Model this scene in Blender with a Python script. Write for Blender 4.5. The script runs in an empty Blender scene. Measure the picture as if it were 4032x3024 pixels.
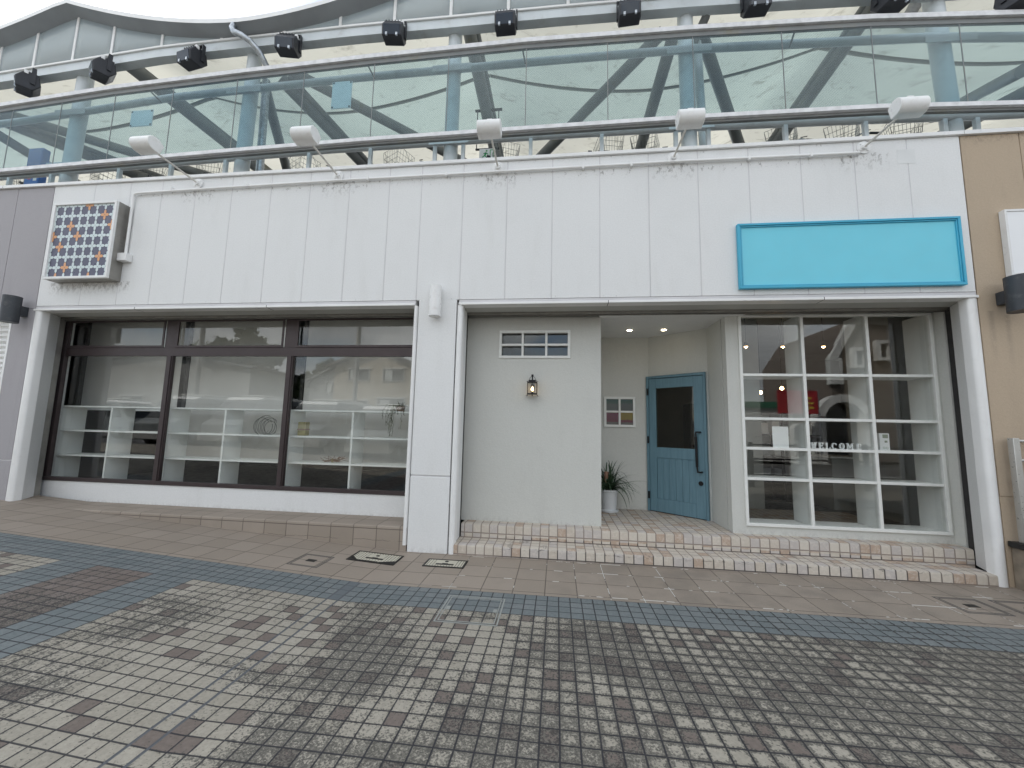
import bpy, bmesh, math, random
from mathutils import Vector, Matrix
random.seed(7)
R = math.radians
col = bpy.context.scene.collection
scn = bpy.context.scene

# ------------------------------------------------------------------ camera
F_PX = 1548.4756; PITCH, YAW, ROLL = R(6.3426), R(-6.6452), R(1.2904)
cy, sy = math.cos(YAW), math.sin(YAW); cp, sp = math.cos(PITCH), math.sin(PITCH); cr, sr = math.cos(ROLL), math.sin(ROLL)
fw = Vector((sy*cp, cy*cp, sp)); r0 = Vector((cy, -sy, 0)); u0 = r0.cross(fw)
rt = cr*r0 + sr*u0; up = -sr*r0 + cr*u0
cd = bpy.data.cameras.new('camera'); cam = bpy.data.objects.new('camera', cd); col.objects.link(cam)
M = Matrix((rt, up, -fw)).transposed().to_4x4(); M.translation = Vector((0, -4.8, 1.55)); cam.matrix_world = M
cd.sensor_width = 36; cd.sensor_fit = 'HORIZONTAL'; cd.lens = F_PX/4032*36; cd.clip_start = .05; cd.clip_end = 1500
scn.camera = cam
# ------------------------------------------------------------------ world and sun
SUN_EL, SUN_AZ = R(42.7), R(-56.3)          # azimuth measured from +Y towards +X
w = bpy.data.worlds.new('World'); scn.world = w; w.use_nodes = True
nt = w.node_tree; nt.nodes.clear()
def wn(t, **k):
    n = nt.nodes.new(t)
    for a, v in k.items(): setattr(n, a, v)
    return n
out = wn('ShaderNodeOutputWorld'); bg = wn('ShaderNodeBackground'); bg.inputs[1].default_value = .12
sky = wn('ShaderNodeTexSky', sky_type='NISHITA', sun_disc=False, sun_elevation=SUN_EL, sun_rotation=SUN_AZ, air_density=1.0, dust_density=.5, ozone_density=1.2)
tc = wn('ShaderNodeTexCoord'); mp = wn('ShaderNodeMapping'); mp.inputs['Scale'].default_value = (1, 1, 1.9); mp.inputs['Location'].default_value = (.35, .1, .2)
nz = wn('ShaderNodeTexNoise'); nz.inputs['Scale'].default_value = 2.3; nz.inputs['Detail'].default_value = 9; nz.inputs['Roughness'].default_value = .58
rp = wn('ShaderNodeValToRGB'); rp.color_ramp.elements[0].position = .36; rp.color_ramp.elements[1].position = .53
n2 = wn('ShaderNodeTexNoise'); n2.inputs['Scale'].default_value = 4.1; n2.inputs['Detail'].default_value = 7
rc = wn('ShaderNodeValToRGB'); rc.color_ramp.elements[0].position = .35; rc.color_ramp.elements[0].color = (4.6, 4.8, 5.0, 1)
rc.color_ramp.elements[1].position = .68; rc.color_ramp.elements[1].color = (11.6, 11.9, 12.1, 1)
mx = wn('ShaderNodeMix', data_type='RGBA')
L = nt.links.new
L(tc.outputs['Generated'], mp.inputs[0]); L(mp.outputs[0], nz.inputs[0]); L(mp.outputs[0], n2.inputs[0]); L(nz.outputs[0], rp.inputs[0]); L(n2.outputs[0], rc.inputs[0])
def wm(op, a, b, c=None):
    x = wn('ShaderNodeMath', operation=op)
    for i_, q in enumerate((a, b, c)):
        if q is None: continue
        if hasattr(q, 'links'): L(q, x.inputs[i_])
        else: x.inputs[i_].default_value = q
    return x.outputs[0]
def wdot(v):
    x = wn('ShaderNodeVectorMath', operation='DOT_PRODUCT'); L(tc.outputs['Generated'], x.inputs[0]); x.inputs[1].default_value = v; return x.outputs['Value']
sunv = (math.sin(SUN_AZ)*math.cos(SUN_EL), math.cos(SUN_AZ)*math.cos(SUN_EL), math.sin(SUN_EL))
glow = wm('MULTIPLY_ADD', wm('POWER', wm('MAXIMUM', wdot(sunv), 0.), 6.), .9, .92)
cs_ = wn('ShaderNodeVectorMath', operation='SCALE'); L(rc.outputs[0], cs_.inputs[0]); L(glow, cs_.inputs[3])
px_, py_ = 1150, 5; hd = (fw + (px_-2016)/F_PX*rt - (py_-1512)/F_PX*up).normalized()
hole = wn('ShaderNodeMapRange'); hole.inputs[1].default_value = .985; hole.inputs[2].default_value = .9975; L(wm('MULTIPLY_ADD', nz.outputs[0], .012, wdot(tuple(hd))), hole.inputs[0])
hole.inputs[3].default_value = 1.; hole.inputs[4].default_value = 0.
cf = wm('MULTIPLY', rp.outputs[0], hole.outputs[0])
L(cf, mx.inputs[0]); L(sky.outputs[0], mx.inputs[6]); L(cs_.outputs[0], mx.inputs[7]); L(mx.outputs[2], bg.inputs[0]); L(bg.outputs[0], out.inputs[0])
sd = bpy.data.lights.new('sun', 'SUN'); sd.energy = 4.0; sd.angle = R(.6); sd.color = (1, .96, .9)
so = bpy.data.objects.new('sun', sd); col.objects.link(so)
sv = Vector((math.sin(SUN_AZ)*math.cos(SUN_EL), math.cos(SUN_AZ)*math.cos(SUN_EL), math.sin(SUN_EL)))
so.rotation_euler = (sv).to_track_quat('Z', 'Y').to_euler(); so.location = sv*60
scn.view_settings.view_transform = 'Standard'; scn.view_settings.look = 'None'
scn.view_settings.exposure = .84; scn.view_settings.gamma = 1
scn.cycles.max_bounces = 10; scn.cycles.transparent_max_bounces = 24; scn.cycles.glossy_bounces = 4
scn.cycles.use_denoising = True; scn.cycles.sample_clamp_indirect = 4; scn.cycles.caustics_reflective = False; scn.cycles.caustics_refractive = False

# ------------------------------------------------------------------ node helpers
class NT:
    def __init__(s, name):
        s.m = bpy.data.materials.new(name); s.m.use_nodes = True; s.t = s.m.node_tree; s.t.nodes.clear()
        s.o = s.n('ShaderNodeOutputMaterial')
    def n(s, t, **k):
        x = s.t.nodes.new(t)
        for a, v in k.items(): setattr(x, a, v)
        return x
    def put(s, sock, v):
        if v is None: return
        if hasattr(v, 'is_output') or hasattr(v, 'links'): s.t.links.new(v, sock)
        else:
            if isinstance(v, (tuple, list)) and len(v) == 3 and sock.type == 'RGBA': v = (*v, 1)
            sock.default_value = v
    def math(s, op, a, b=None, c=None):
        x = s.n('ShaderNodeMath', operation=op)
        s.put(x.inputs[0], a); s.put(x.inputs[1], b)
        if c is not None: s.put(x.inputs[2], c)
        return x.outputs[0]
    def pos(s): return s.n('ShaderNodeTexCoord').outputs['Object']
    def sep(s, v):
        x = s.n('ShaderNodeSeparateXYZ'); s.put(x.inputs[0], v); return x.outputs
    def comb(s, a, b, c=0.):
        x = s.n('ShaderNodeCombineXYZ'); s.put(x.inputs[0], a); s.put(x.inputs[1], b); s.put(x.inputs[2], c); return x.outputs[0]
    def noise(s, v, scale, detail=3., rough=.55, dist=0.):
        x = s.n('ShaderNodeTexNoise'); s.put(x.inputs['Vector'], v); x.inputs['Scale'].default_value = scale
        x.inputs['Detail'].default_value = detail; x.inputs['Roughness'].default_value = rough; x.inputs['Distortion'].default_value = dist
        return x.outputs[0]
    def white(s, v):
        x = s.n('ShaderNodeTexWhiteNoise', noise_dimensions='3D'); s.put(x.inputs[0], v); return x.outputs
    def ramp(s, v, *st):
        x = s.n('ShaderNodeMapRange'); x.interpolation_type = 'SMOOTHSTEP'; s.put(x.inputs[0], v)
        for i, q in enumerate(st): s.put(x.inputs[i+1], q)
        return x.outputs[0]
    def mix(s, f, a, b):
        x = s.n('ShaderNodeMix', data_type='RGBA'); s.put(x.inputs[0], f); s.put(x.inputs[6], a); s.put(x.inputs[7], b); return x.outputs[2]
    def scale(s, c, f):
        x = s.n('ShaderNodeVectorMath', operation='SCALE'); s.put(x.inputs[0], c); s.put(x.inputs[3], f); return x.outputs[0]
    def principled(s, base, rough, metal=0., bump=None, bd=.002, **k):
        p = s.n('ShaderNodeBsdfPrincipled'); s.put(p.inputs['Base Color'], base); s.put(p.inputs['Roughness'], rough); p.inputs['Metallic'].default_value = metal
        for a, v in k.items(): s.put(p.inputs[a.replace('_', ' ')], v)
        if bump is not None:
            b = s.n('ShaderNodeBump'); b.inputs['Distance'].default_value = bd; b.inputs['Strength'].default_value = 1; s.put(b.inputs['Height'], bump)
            s.t.links.new(b.outputs[0], p.inputs['Normal'])
        s.t.links.new(p.outputs[0], s.o.inputs[0]); return p

def paint(name, base, rough=.5, metal=0., var=.06, vs=3., bs=120., bd=.0004, dirt=0., dcol=(.2, .18, .16), ds=6., em=None):
    """painted or plain surface: slow tone variation, fine grain relief, patchy dirt"""
    t = NT(name); p = t.pos()
    f = t.ramp(t.noise(p, vs, 5), .3, .7, 1-var, 1+var)
    c = t.scale(t.scale(t.mix(0., base, base), 1.), f)
    if dirt:
        d = t.ramp(t.noise(p, ds, 8, .65), .5, .78, 0., dirt); c = t.mix(d, c, dcol)
    rr = t.ramp(t.noise(p, vs*4, 3), .3, .7, max(rough-.08, .02), min(rough+.08, 1))
    b = t.noise(p, bs, 4, .6) if bd else None
    pr = t.principled(c, rr, metal, b, bd or .001)
    if em: t.put(pr.inputs['Emission Color'], em[0]); pr.inputs['Emission Strength'].default_value = em[1]
    return t.m

def streaky(name, base, rough, dcol, amount, grain=.0015, marks=()):
    """rendered wall with faint vertical rain streaks and blotches"""
    t = NT(name); p = t.pos(); x, y, z = t.sep(p)
    v = t.comb(t.math('MULTIPLY', x, 4.), t.math('MULTIPLY', y, 4.), t.math('MULTIPLY', z, .9))
    st = t.ramp(t.noise(v, 1.2, 6, .6), .48, .8, 0., amount)
    bl = t.ramp(t.noise(p, 1.7, 7, .6), .5, .8, 0., amount*.8)
    c = t.mix(t.math('MAXIMUM', st, bl), base, dcol)
    c = t.scale(c, t.ramp(t.noise(p, 60., 4, .7), .25, .75, .955, 1.04))
    for x0, x1, z0, z1, thr, amt in marks:      # mildew and run-off of its own place
        k = t.math('MULTIPLY', t.ramp(z, min(z0, z1), max(z0, z1), 0. if z1 > z0 else 1., 1. if z1 > z0 else 0.), t.math('LESS_THAN', z, max(z0, z1)+.004))
        k = t.math('MULTIPLY', k, t.math('MULTIPLY', t.ramp(x, x0, x0+.08, 0., 1.), t.ramp(x, x1-.08, x1, 1., 0.)))
        v2 = t.comb(t.math('MULTIPLY', x, 15.), 0., t.math('MULTIPLY', z, 10.))
        k = t.math('MULTIPLY', k, t.ramp(t.noise(v2, 1.3, 6, .75), thr, thr+.08, 0., amt))
        c = t.mix(k, c, (.13, .115, .10))
    t.principled(c, rough, 0., t.math('ADD', t.noise(p, 85., 5, .65), t.math('MULTIPLY', t.noise(p, 14., 4, .6), 1.3)), grain); return t.m

def glass(name, tint, refl=1.0, base=.045, wires=False, milky=0.):
    t = NT(name)
    lw = t.n('ShaderNodeLayerWeight'); lw.inputs[0].default_value = .5
    fr = t.math('MULTIPLY_ADD', t.math('POWER', lw.outputs['Facing'], 5.), .95, base)
    fr = t.math('MINIMUM', t.math('MULTIPLY', fr, refl), 1.)
    tr = t.n('ShaderNodeBsdfTransparent'); t.put(tr.inputs[0], tint)
    if wires:
        x, y, z = t.sep(t.pos())
        a = t.math('FRACT', t.math('MULTIPLY', t.math('ADD', x, z), 28.)); b = t.math('FRACT', t.math('MULTIPLY', t.math('SUBTRACT', x, z), 28.))
        m = t.math('MAXIMUM', t.math('LESS_THAN', a, .10), t.math('LESS_THAN', b, .10))
        t.put(tr.inputs[0], t.mix(t.math('MULTIPLY', m, .35), tint, tuple(c*.62 for c in tint)))
    gl = t.n('ShaderNodeBsdfGlossy'); gl.inputs['Roughness'].default_value = .006
    mxs = t.n('ShaderNodeMixShader'); t.put(mxs.inputs[0], fr); t.t.links.new(tr.outputs[0], mxs.inputs[1]); t.t.links.new(gl.outputs[0], mxs.inputs[2])
    last = mxs.outputs[0]
    if milky:
        df = t.n('ShaderNodeBsdfDiffuse'); df.inputs[0].default_value = (.75, .85, .88, 1)
        m2 = t.n('ShaderNodeMixShader'); m2.inputs[0].default_value = milky; t.t.links.new(last, m2.inputs[1]); t.t.links.new(df.outputs[0], m2.inputs[2]); last = m2.outputs[0]
    t.t.links.new(last, t.o.inputs[0]); return t.m

def tile_base(t, u, v, pitch, ou, ov, gw):
    """cell ids, edge distance and joint mask of a square tile grid"""
    a = t.math('DIVIDE', t.math('SUBTRACT', u, ou), pitch); b = t.math('DIVIDE', t.math('SUBTRACT', v, ov), pitch)
    fa = t.math('FRACT', a); fb = t.math('FRACT', b)
    ea = t.math('MINIMUM', fa, t.math('SUBTRACT', 1., fa)); eb = t.math('MINIMUM', fb, t.math('SUBTRACT', 1., fb))
    e = t.math('MINIMUM', ea, eb)
    return t.comb(t.math('FLOOR', a), t.math('FLOOR', b)), e, t.ramp(e, gw*.55, gw, 1., 0.), ea, eb

# ------------------------------------------------------------------ materials
MT = {}
MT['white_wall'] = streaky('white_wall_paint', (.765, .77, .765), .75, (.64, .64, .62), .30, .0012, [(-6.2, 3.6, 4.72, 4.865, .56, .75), (-5.5, -4.9, 4.6, 4.90, .50, .45), (-3.35, -2.75, 4.6, 4.90, .5, .45), (-1.1, -.5, 4.6, 4.90, .5, .45), (1.1, 1.7, 4.6, 4.90, .5, .45), (3.3, 3.9, 4.6, 4.90, .5, .45), (-7.6, 4.6, 4.98, 5.05, .58, .5), (-7.6, 4.6, 3.16, 3.20, .60, .4), (-7.5, -6.1, 3.30, 3.52, .48, .55), (-7.9, -1.8, .38, .30, .47, .18), (-1.85, -1.2, .12, .0, .45, .22)])
MT['stucco'] = streaky('pale_stucco', (.60, .605, .57), .85, (.50, .50, .47), .3, .0022, [(-1.4, 4.8, .40, .31, .47, .16)])
MT['sealant'] = paint('sealant', (.62, .61, .62), .7)
MT['white_metal'] = paint('white_metal', (.78, .78, .77), .35, var=.04, bd=0, dirt=.25, dcol=(.5, .49, .46), ds=9)
MT['trim_white'] = paint('trim_white', (.82, .82, .81), .4, var=.03, bd=.0002, dirt=.2, dcol=(.55, .54, .5), ds=12)
MT['soffit'] = paint('soffit', (.50, .50, .47), .7, var=.05, dirt=.2, dcol=(.3, .29, .26))
MT['purple'] = streaky('mauve_wall', (.375, .36, .375), .8, (.30, .28, .30), .3, .0012)
MT['tan'] = streaky('tan_wall', (.47, .375, .275), .85, (.39, .31, .23), .4, .002, [(4.70, 4.80, 2.25, 2.95, .38, .7), (4.86, 4.95, 2.1, 2.9, .38, .7), (4.62, 16, 4.9, 5.05, .5, .4)])
MT['tan_dark'] = paint('tan_stone', (.24, .20, .155), .9, var=.2, vs=8, bd=.001, dirt=.5, dcol=(.1, .09, .08))
MT['brown_alu'] = paint('brown_aluminium', (.062, .047, .048), .38, .3, var=.06, bd=0)
MT['dark_gap'] = paint('dark_gap', (.03, .028, .028), .7, bd=0)
MT['steel'] = paint('dull_steel', (.30, .29, .27), .42, .7, var=.15, vs=6, bd=0, dirt=.4, dcol=(.12, .10, .08))
MT['stainless'] = paint('stainless_steel', (.50, .49, .46), .35, .7, var=.05, vs=9, bd=0)
MT['galv'] = paint('galvanised_steel', (.42, .45, .48), .35, .8, var=.2, vs=20, bd=0)
MT['pale_blue_steel'] = paint('pale_blue_painted_steel', (.62, .665, .685), .42, var=.06, bd=0, dirt=.35, dcol=(.32, .31, .28), ds=5)
MT['rail_steel'] = paint('weathered_white_rail', (.74, .74, .75), .45, 0, var=.10, vs=9, bd=0, dirt=.35, dcol=(.42, .40, .40), ds=4)
MT['grey_tube'] = paint('grey_truss_tube', (.215, .225, .225), .5, var=.12, bd=0, dirt=.7, dcol=(.22, .20, .13), ds=3)
MT['black_paint'] = paint('black_iron', (.012, .012, .014), .45, .4, bd=.0005, bs=60)
MT['black_plastic'] = paint('black_plastic', (.02, .022, .028), .5, bd=0)
MT['charcoal'] = paint('charcoal_metal', (.045, .05, .058), .5, .2, bd=0, dirt=.45, dcol=(.16, .16, .15), ds=11)
MT['flood_glass'] = paint('floodlight_glass', (.02, .03, .045), .08, bd=0)
MT['lamp_white'] = paint('lamp_white', (.80, .80, .79), .35, var=.05, bd=.0002, dirt=.4, dcol=(.5, .47, .42), ds=14)
MT['dirty_white'] = paint('dirty_white_tube', (.62, .60, .55), .5, bd=0, dirt=.8, dcol=(.12, .11, .09), ds=20)
MT['sign_blue'] = paint('turquoise_board', (.17, .62, .76), .5, var=.02, bd=.0002)
MT['sign_blue_frame'] = paint('turquoise_frame', (.055, .40, .58), .45, var=.04, bd=0)
MT['window_white'] = paint('white_window_wood', (.78, .79, .76), .45, var=.04, bd=.0006, bs=50, dirt=.3, dcol=(.5, .49, .45), ds=14)
MT['shelf_white'] = paint('white_board', (.88, .89, .875), .55, var=.03, bd=0)
MT['blind'] = paint('roll_blind', (.70, .68, .655), .8, var=.05, vs=2)
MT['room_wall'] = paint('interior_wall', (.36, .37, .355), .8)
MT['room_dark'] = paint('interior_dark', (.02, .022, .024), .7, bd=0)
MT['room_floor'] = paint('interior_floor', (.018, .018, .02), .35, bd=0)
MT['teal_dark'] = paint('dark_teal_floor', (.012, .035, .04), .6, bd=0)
MT['pot_white'] = paint('white_pot', (.62, .64, .65), .4, bd=0)
MT['terracotta'] = paint('terracotta', (.33, .19, .13), .8)
MT['soil'] = paint('soil', (.05, .035, .025), .95, bd=.004, bs=50)
MT['leaf'] = paint('leaf_green', (.045, .085, .045), .45, var=.35, vs=7, bd=0)
MT['leaf_dry'] = paint('leaf_dry', (.12, .13, .07), .7, var=.3, vs=9, bd=0)
MT['paper'] = paint('paper', (.86, .87, .88), .7, var=.01, bd=0)
MT['bulb'] = paint('lit_bulb', (1, .8, .5), .3, bd=0, em=((1, .62, .28), 14))
MT['flame'] = paint('lit_lantern_bulb', (1, .8, .5), .3, bd=0, em=((1, .66, .30), 5))
MT['spot'] = paint('lit_downlight', (1, .9, .7), .3, bd=0, em=((1, .85, .6), 9))
MT['iron_cover'] = paint('cast_iron', (.03, .028, .026), .6, .4, bd=.001, bs=80)
MT['cover_cream'] = paint('cover_cream', (.50, .47, .38), .8, bd=.0005)
MT['rubber'] = paint('rubber', (.02, .02, .02), .7, bd=0)
MT['bike_frame'] = paint('bike_frame', (.25, .27, .30), .3, .5, bd=0)
MT['wire'] = paint('basket_wire', (.20, .20, .19), .4, .7, bd=0)
MT['pkg_blue'] = paint('blue_printed_bag', (.05, .15, .42), .35, bd=0)
MT['pkg_red'] = paint('red_print', (.55, .05, .06), .4, bd=0)
MT['exit_green'] = paint('exit_sign_green', (.03, .35, .12), .4, bd=0)
MT['mesh_panel'] = glass('perforated_panel', (.60, .60, .62), .2, milky=.42)
MT['glass'] = glass('window_glass', (.90, .93, .92), 1.3, .05)
MT['shop_glass'] = glass('shop_window_glass', (.96, .97, .96), 1.15, .05)
MT['door_glass'] = glass('door_glass', (.78, .76, .70), .9)
MT['clear'] = glass('lantern_glass', (.93, .92, .90), .8)
MT['rail_glass'] = glass('wired_balustrade_glass', (.76, .85, .87), .55, wires=True, milky=.05)

MT['eaves_under'] = paint('eaves_underside', (.30, .32, .34), .6, bd=0)
MT['patch'] = paint('patch_paint', (.73, .74, .735), .75)
def m_membrane():
    t = NT('canopy_membrane'); p = t.pos()
    st = t.ramp(t.noise(p, 2.6, 9, .70, .6), .52, .74, 0., .6)
    c = t.mix(st, (.83, .82, .73), (.33, .31, .24))
    c = t.scale(c, t.ramp(t.noise(p, .5, 3), .3, .7, .93, 1.05))
    tr = t.n('ShaderNodeBsdfTranslucent'); t.put(tr.inputs[0], c); df = t.n('ShaderNodeBsdfDiffuse'); t.put(df.inputs[0], c)
    ms = t.n('ShaderNodeMixShader'); ms.inputs[0].default_value = .25
    t.t.links.new(df.outputs[0], ms.inputs[1]); t.t.links.new(tr.outputs[0], ms.inputs[2]); t.t.links.new(ms.outputs[0], t.o.inputs[0]); return t.m
MT['membrane'] = m_membrane()
MT['seam'] = paint('membrane_seam', (.33, .33, .28), .8, bd=0)

def m_mosaic():
    t = NT('mosaic_paving'); p = t.pos(); x, y, z = t.sep(p)
    wob = t.math('MULTIPLY', t.math('SUBTRACT', t.noise(p, 9., 2), .5), .004)
    cell, e, g, ea, eb = tile_base(t, t.math('ADD', x, wob), t.math('ADD', y, wob), .1, .028, -1.0, .055)
    w_ = t.white(cell); r1 = w_[0]; cs = t.n('ShaderNodeSeparateColor'); t.put(cs.inputs[0], w_[1]); r2, r3, r4 = cs.outputs
    # which colour a tile was laid in
    def band(a, b): return t.math('MULTIPLY', t.math('GREATER_THAN', x, a), t.math('LESS_THAN', x, b))
    front = t.math('GREATER_THAN', y, -1.40)
    blue = t.math('MINIMUM', t.math('ADD', front, t.math('ADD', band(-3.672, -3.272), band(-4.672, -4.272))), 1.)
    brownz = t.math('MULTIPLY', band(-4.272, -3.672), t.math('SUBTRACT', 1., front))
    # regular scatter of brown tiles: about one in seven
    isb = t.math('MAXIMUM', t.math('LESS_THAN', r1, .15), brownz)
    cream = t.mix(r2, (.295, .272, .225), (.36, .332, .28)); brown = t.mix(r2, (.165, .137, .12), (.20, .168, .15))
    bluec = t.mix(r2, (.15, .172, .176), (.182, .20, .202))
    c = t.mix(isb, cream, brown); c = t.mix(blue, c, bluec)
    c = t.scale(c, t.ramp(t.noise(p, 45., 4, .7), .2, .8, .84, 1.14))
    # black algae: large patches set the level, fine speckle carries it, more along the joints
    big = t.noise(t.comb(t.math('MULTIPLY', x, .85), t.math('MULTIPLY', y, 1.1)), 1.05, 4, .6, .4)
    lvl = t.ramp(x, -3.0, -.4, -.13, .12)
    lvl = t.math('ADD', lvl, t.math('MULTIPLY', t.math('SUBTRACT', big, .5), 1.7))
    lvl = t.math('ADD', lvl, t.math('MULTIPLY', t.math('SUBTRACT', r3, .5), .09))
    lvl = t.math('MAXIMUM', t.math('MINIMUM', lvl, .20), -.13)
    edge = t.ramp(t.math('MULTIPLY_ADD', t.noise(p, 26., 3), .18, e), .08, .40, .26, -.03)
    rightm = t.ramp(x, -1.2, 1.2, .35, 1.5)
    lvl = t.math('ADD', lvl, t.math('MULTIPLY', edge, rightm))
    lvl = t.math('MULTIPLY_ADD', blue, -.42, lvl)
    sp = t.noise(p, 72., 3., .6)
    sp2 = t.noise(p, 34., 4, .7)
    s = t.math('ADD', t.math('MULTIPLY', sp, .62), t.math('MULTIPLY', sp2, .38))
    thr = t.math('ADD', s, t.math('MULTIPLY', lvl, .55))
    algae = t.ramp(thr, .50, .60, 0., .78)
    c = t.mix(algae, c, t.mix(t.ramp(t.noise(p, 88., 3, .7, .5), .44, .62, 0., 1.), t.mix(r4, (.034, .033, .034), (.05, .048, .045)), (.17, .162, .14)))
    c = t.mix(t.math('MULTIPLY', g, .93), c, (.036, .036, .041))
    # slab joint running towards the street
    j = t.math('ABSOLUTE', t.math('ADD', x, 1.972)); j2 = t.math('ABSOLUTE', t.math('ADD', x, 1.872))
    jm = t.ramp(t.math('MINIMUM', j, j2), .007, .010, 1., 0.)
    inj = t.math('MULTIPLY', band(-1.972, -1.872), front)
    c = t.mix(t.math('MULTIPLY', inj, .8), c, (.12, .135, .145)); c = t.mix(jm, c, (.11, .115, .125))
    h = t.math('ADD', t.math('MULTIPLY', t.math('SUBTRACT', 1., g), 1.), t.math('MULTIPLY', sp, .22))
    h = t.math('ADD', h, t.math('MULTIPLY', r3, .25))
    t.principled(c, t.math('MULTIPLY_ADD', algae, .2, .6), 0., h, .0028, Specular_IOR_Level=.18); return t.m
MT['mosaic'] = m_mosaic()

def m_slab():
    t = NT('tan_paving_tile'); p = t.pos(); x, y, z = t.sep(p)
    geo = t.n('ShaderNodeNewGeometry'); n = t.sep(geo.outputs['Normal'])
    vert = t.math('GREATER_THAN', t.math('ABSOLUTE', n[1]), .7)
    v = t.math('ADD', t.math('MULTIPLY', vert, t.math('ADD', z, -.315)), t.math('MULTIPLY', t.math('SUBTRACT', 1., vert), y))
    cell, e, g, ea, eb = tile_base(t, x, v, .3, -.1, -.04, .017)
    r = t.white(cell)
    c = t.mix(r[0], (.29, .245, .20), (.33, .28, .232))
    d = t.ramp(t.noise(p, 2.2, 6, .65), .42, .68, 0., .6)
    rs = t.ramp(x, -1.2, 1.5, .25, 1.)
    c = t.mix(t.math('MULTIPLY', d, rs), c, (.20, .175, .15))
    c = t.mix(t.math('MULTIPLY', t.ramp(t.noise(p, 130., 3, .7), .55, .7, 0., .6), rs), c, (.15, .135, .12))
    c = t.scale(c, t.ramp(t.noise(p, 300., 2), .3, .7, .93, 1.06))
    c = t.mix(t.math('MULTIPLY', g, .85), c, (.105, .085, .07))
    # lime bleeding out of some joints
    lime = t.math('MINIMUM', eb, t.math('MULTIPLY', ea, 2.))
    lim = t.math('MULTIPLY', t.ramp(lime, .012, .022, 1., 0.), t.ramp(t.noise(p, 2.6, 4, .75), .54, .57, 0., 1.))
    lim = t.math('MULTIPLY', lim, t.ramp(x, -1.5, -.6, 0., 1.))
    lim = t.math('MULTIPLY', lim, t.math('SUBTRACT', 1., vert))
    c = t.mix(lim, c, (.75, .74, .70))
    # hairline cracks on the vertical faces
    vo = t.n('ShaderNodeTexVoronoi', feature='DISTANCE_TO_EDGE'); t.put(vo.inputs['Vector'], t.comb(x, 0., t.math('MULTIPLY', z, 2.2))); vo.inputs['Scale'].default_value = 2.3
    wv = t.math('ABSOLUTE', t.math('SUBTRACT', z, t.math('MULTIPLY_ADD', t.noise(t.comb(x, 0., 0.), 3.1, 4, .7), .10, .09)))
    crk = t.math('MULTIPLY', t.math('MULTIPLY', t.ramp(wv, .0012, .004, .8, 0.), t.ramp(t.noise(p, 2.1, 2), .44, .5, 0., 1.)), vert)
    c = t.mix(crk, c, (.12, .10, .085))
    t.principled(c, .65, 0., t.math('SUBTRACT', 1., g), .003, Specular_IOR_Level=.25); return t.m
MT['slab'] = m_slab()

def m_steptile():
    t = NT('rustic_step_tile'); p = t.pos(); x, y, z = t.sep(p)
    geo = t.n('ShaderNodeNewGeometry'); n = t.sep(geo.outputs['Normal'])
    vert = t.math('GREATER_THAN', t.math('ABSOLUTE', n[1]), .7)
    up_ = t.math('GREATER_THAN', z, .18)
    top = t.math('MULTIPLY_ADD', up_, .168, .145)
    vv = t.math('SUBTRACT', z, top)
    v = t.math('ADD', t.math('MULTIPLY', vert, vv), t.math('MULTIPLY', t.math('SUBTRACT', 1., vert), t.math('SUBTRACT', y, t.math('MULTIPLY', up_, .33))))
    cell, e, g, ea, eb = tile_base(t, x, v, .108, .018, .0, .075)
    cell = t.n('ShaderNodeVectorMath', operation='ADD'); c0 = tile_base(t, x, v, .108, .018, .0, .075)[0]
    t.put(cell.inputs[0], c0); t.put(cell.inputs[1], t.comb(0., t.math('MULTIPLY', up_, 37.), t.math('MULTIPLY', vert, 11.)))
    r = t.white(cell.outputs[0]); cs = t.n('ShaderNodeSeparateColor'); t.put(cs.inputs[0], r[1])
    c = t.mix(r[0], (.49, .43, .36), (.585, .54, .47)); c = t.mix(t.math('GREATER_THAN', cs.outputs[0], .72), c, (.47, .43, .40)); c = t.mix(t.math('GREATER_THAN', cs.outputs[1], .84), c, (.42, .32, .245))
    c = t.mix(t.ramp(t.noise(p, 22., 5, .65, 1.), .42, .72, 0., .5), c, (.66, .60, .53))
    lowstep = t.math('SUBTRACT', 1., up_)
    # soot along the nosing and joints of the lower step
    soot = t.ramp(t.noise(t.comb(t.math('MULTIPLY', x, 4.), y, t.math('MULTIPLY', z, 16.)), 2., 6, .75), .54, .62, 0., .95)
    near = t.ramp(t.math('ABSOLUTE', t.math('ADD', z, -.128)), .0, .035, 1., 0.)
    zone = t.math('MULTIPLY', t.ramp(x, -.9, -.4, 0., 1.), t.ramp(x, 3.6, 4.4, 1., 0.))
    c = t.mix(t.math('MULTIPLY', t.math('MULTIPLY', soot, near), t.math('MULTIPLY', zone, t.math('MULTIPLY', lowstep, .9))), c, (.055, .05, .048))
    gcol = t.mix(t.math('MULTIPLY', lowstep, t.math('MULTIPLY', vert, zone)), (.25, .205, .175), (.05, .043, .04))
    c = t.mix(t.math('MULTIPLY', g, .9), c, gcol)
    t.principled(c, .7, 0., t.math('ADD', t.math('SUBTRACT', 1., g), t.math('MULTIPLY', t.noise(p, 60., 3), .4)), .003); return t.m
MT['step'] = m_steptile()

def m_asphalt():
    t = NT('asphalt'); p = t.pos(); c = t.scale(t.mix(0., (.055, .055, .057), (1, 1, 1)), t.ramp(t.noise(p, 90., 3, .7), .3, .7, .8, 1.25))
    t.principled(c, .85, 0., t.noise(p, 160., 3), .002); return t.m
MT['asphalt'] = m_asphalt()
MT['ground_far'] = paint('pale_concrete_ground', (.10, .098, .095), .9, var=.15, vs=.5)
MT['road_white'] = paint('road_white', (.7, .7, .68), .7, bd=0); MT['road_yellow'] = paint('road_yellow', (.6, .35, .05), .7, bd=0)

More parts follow.
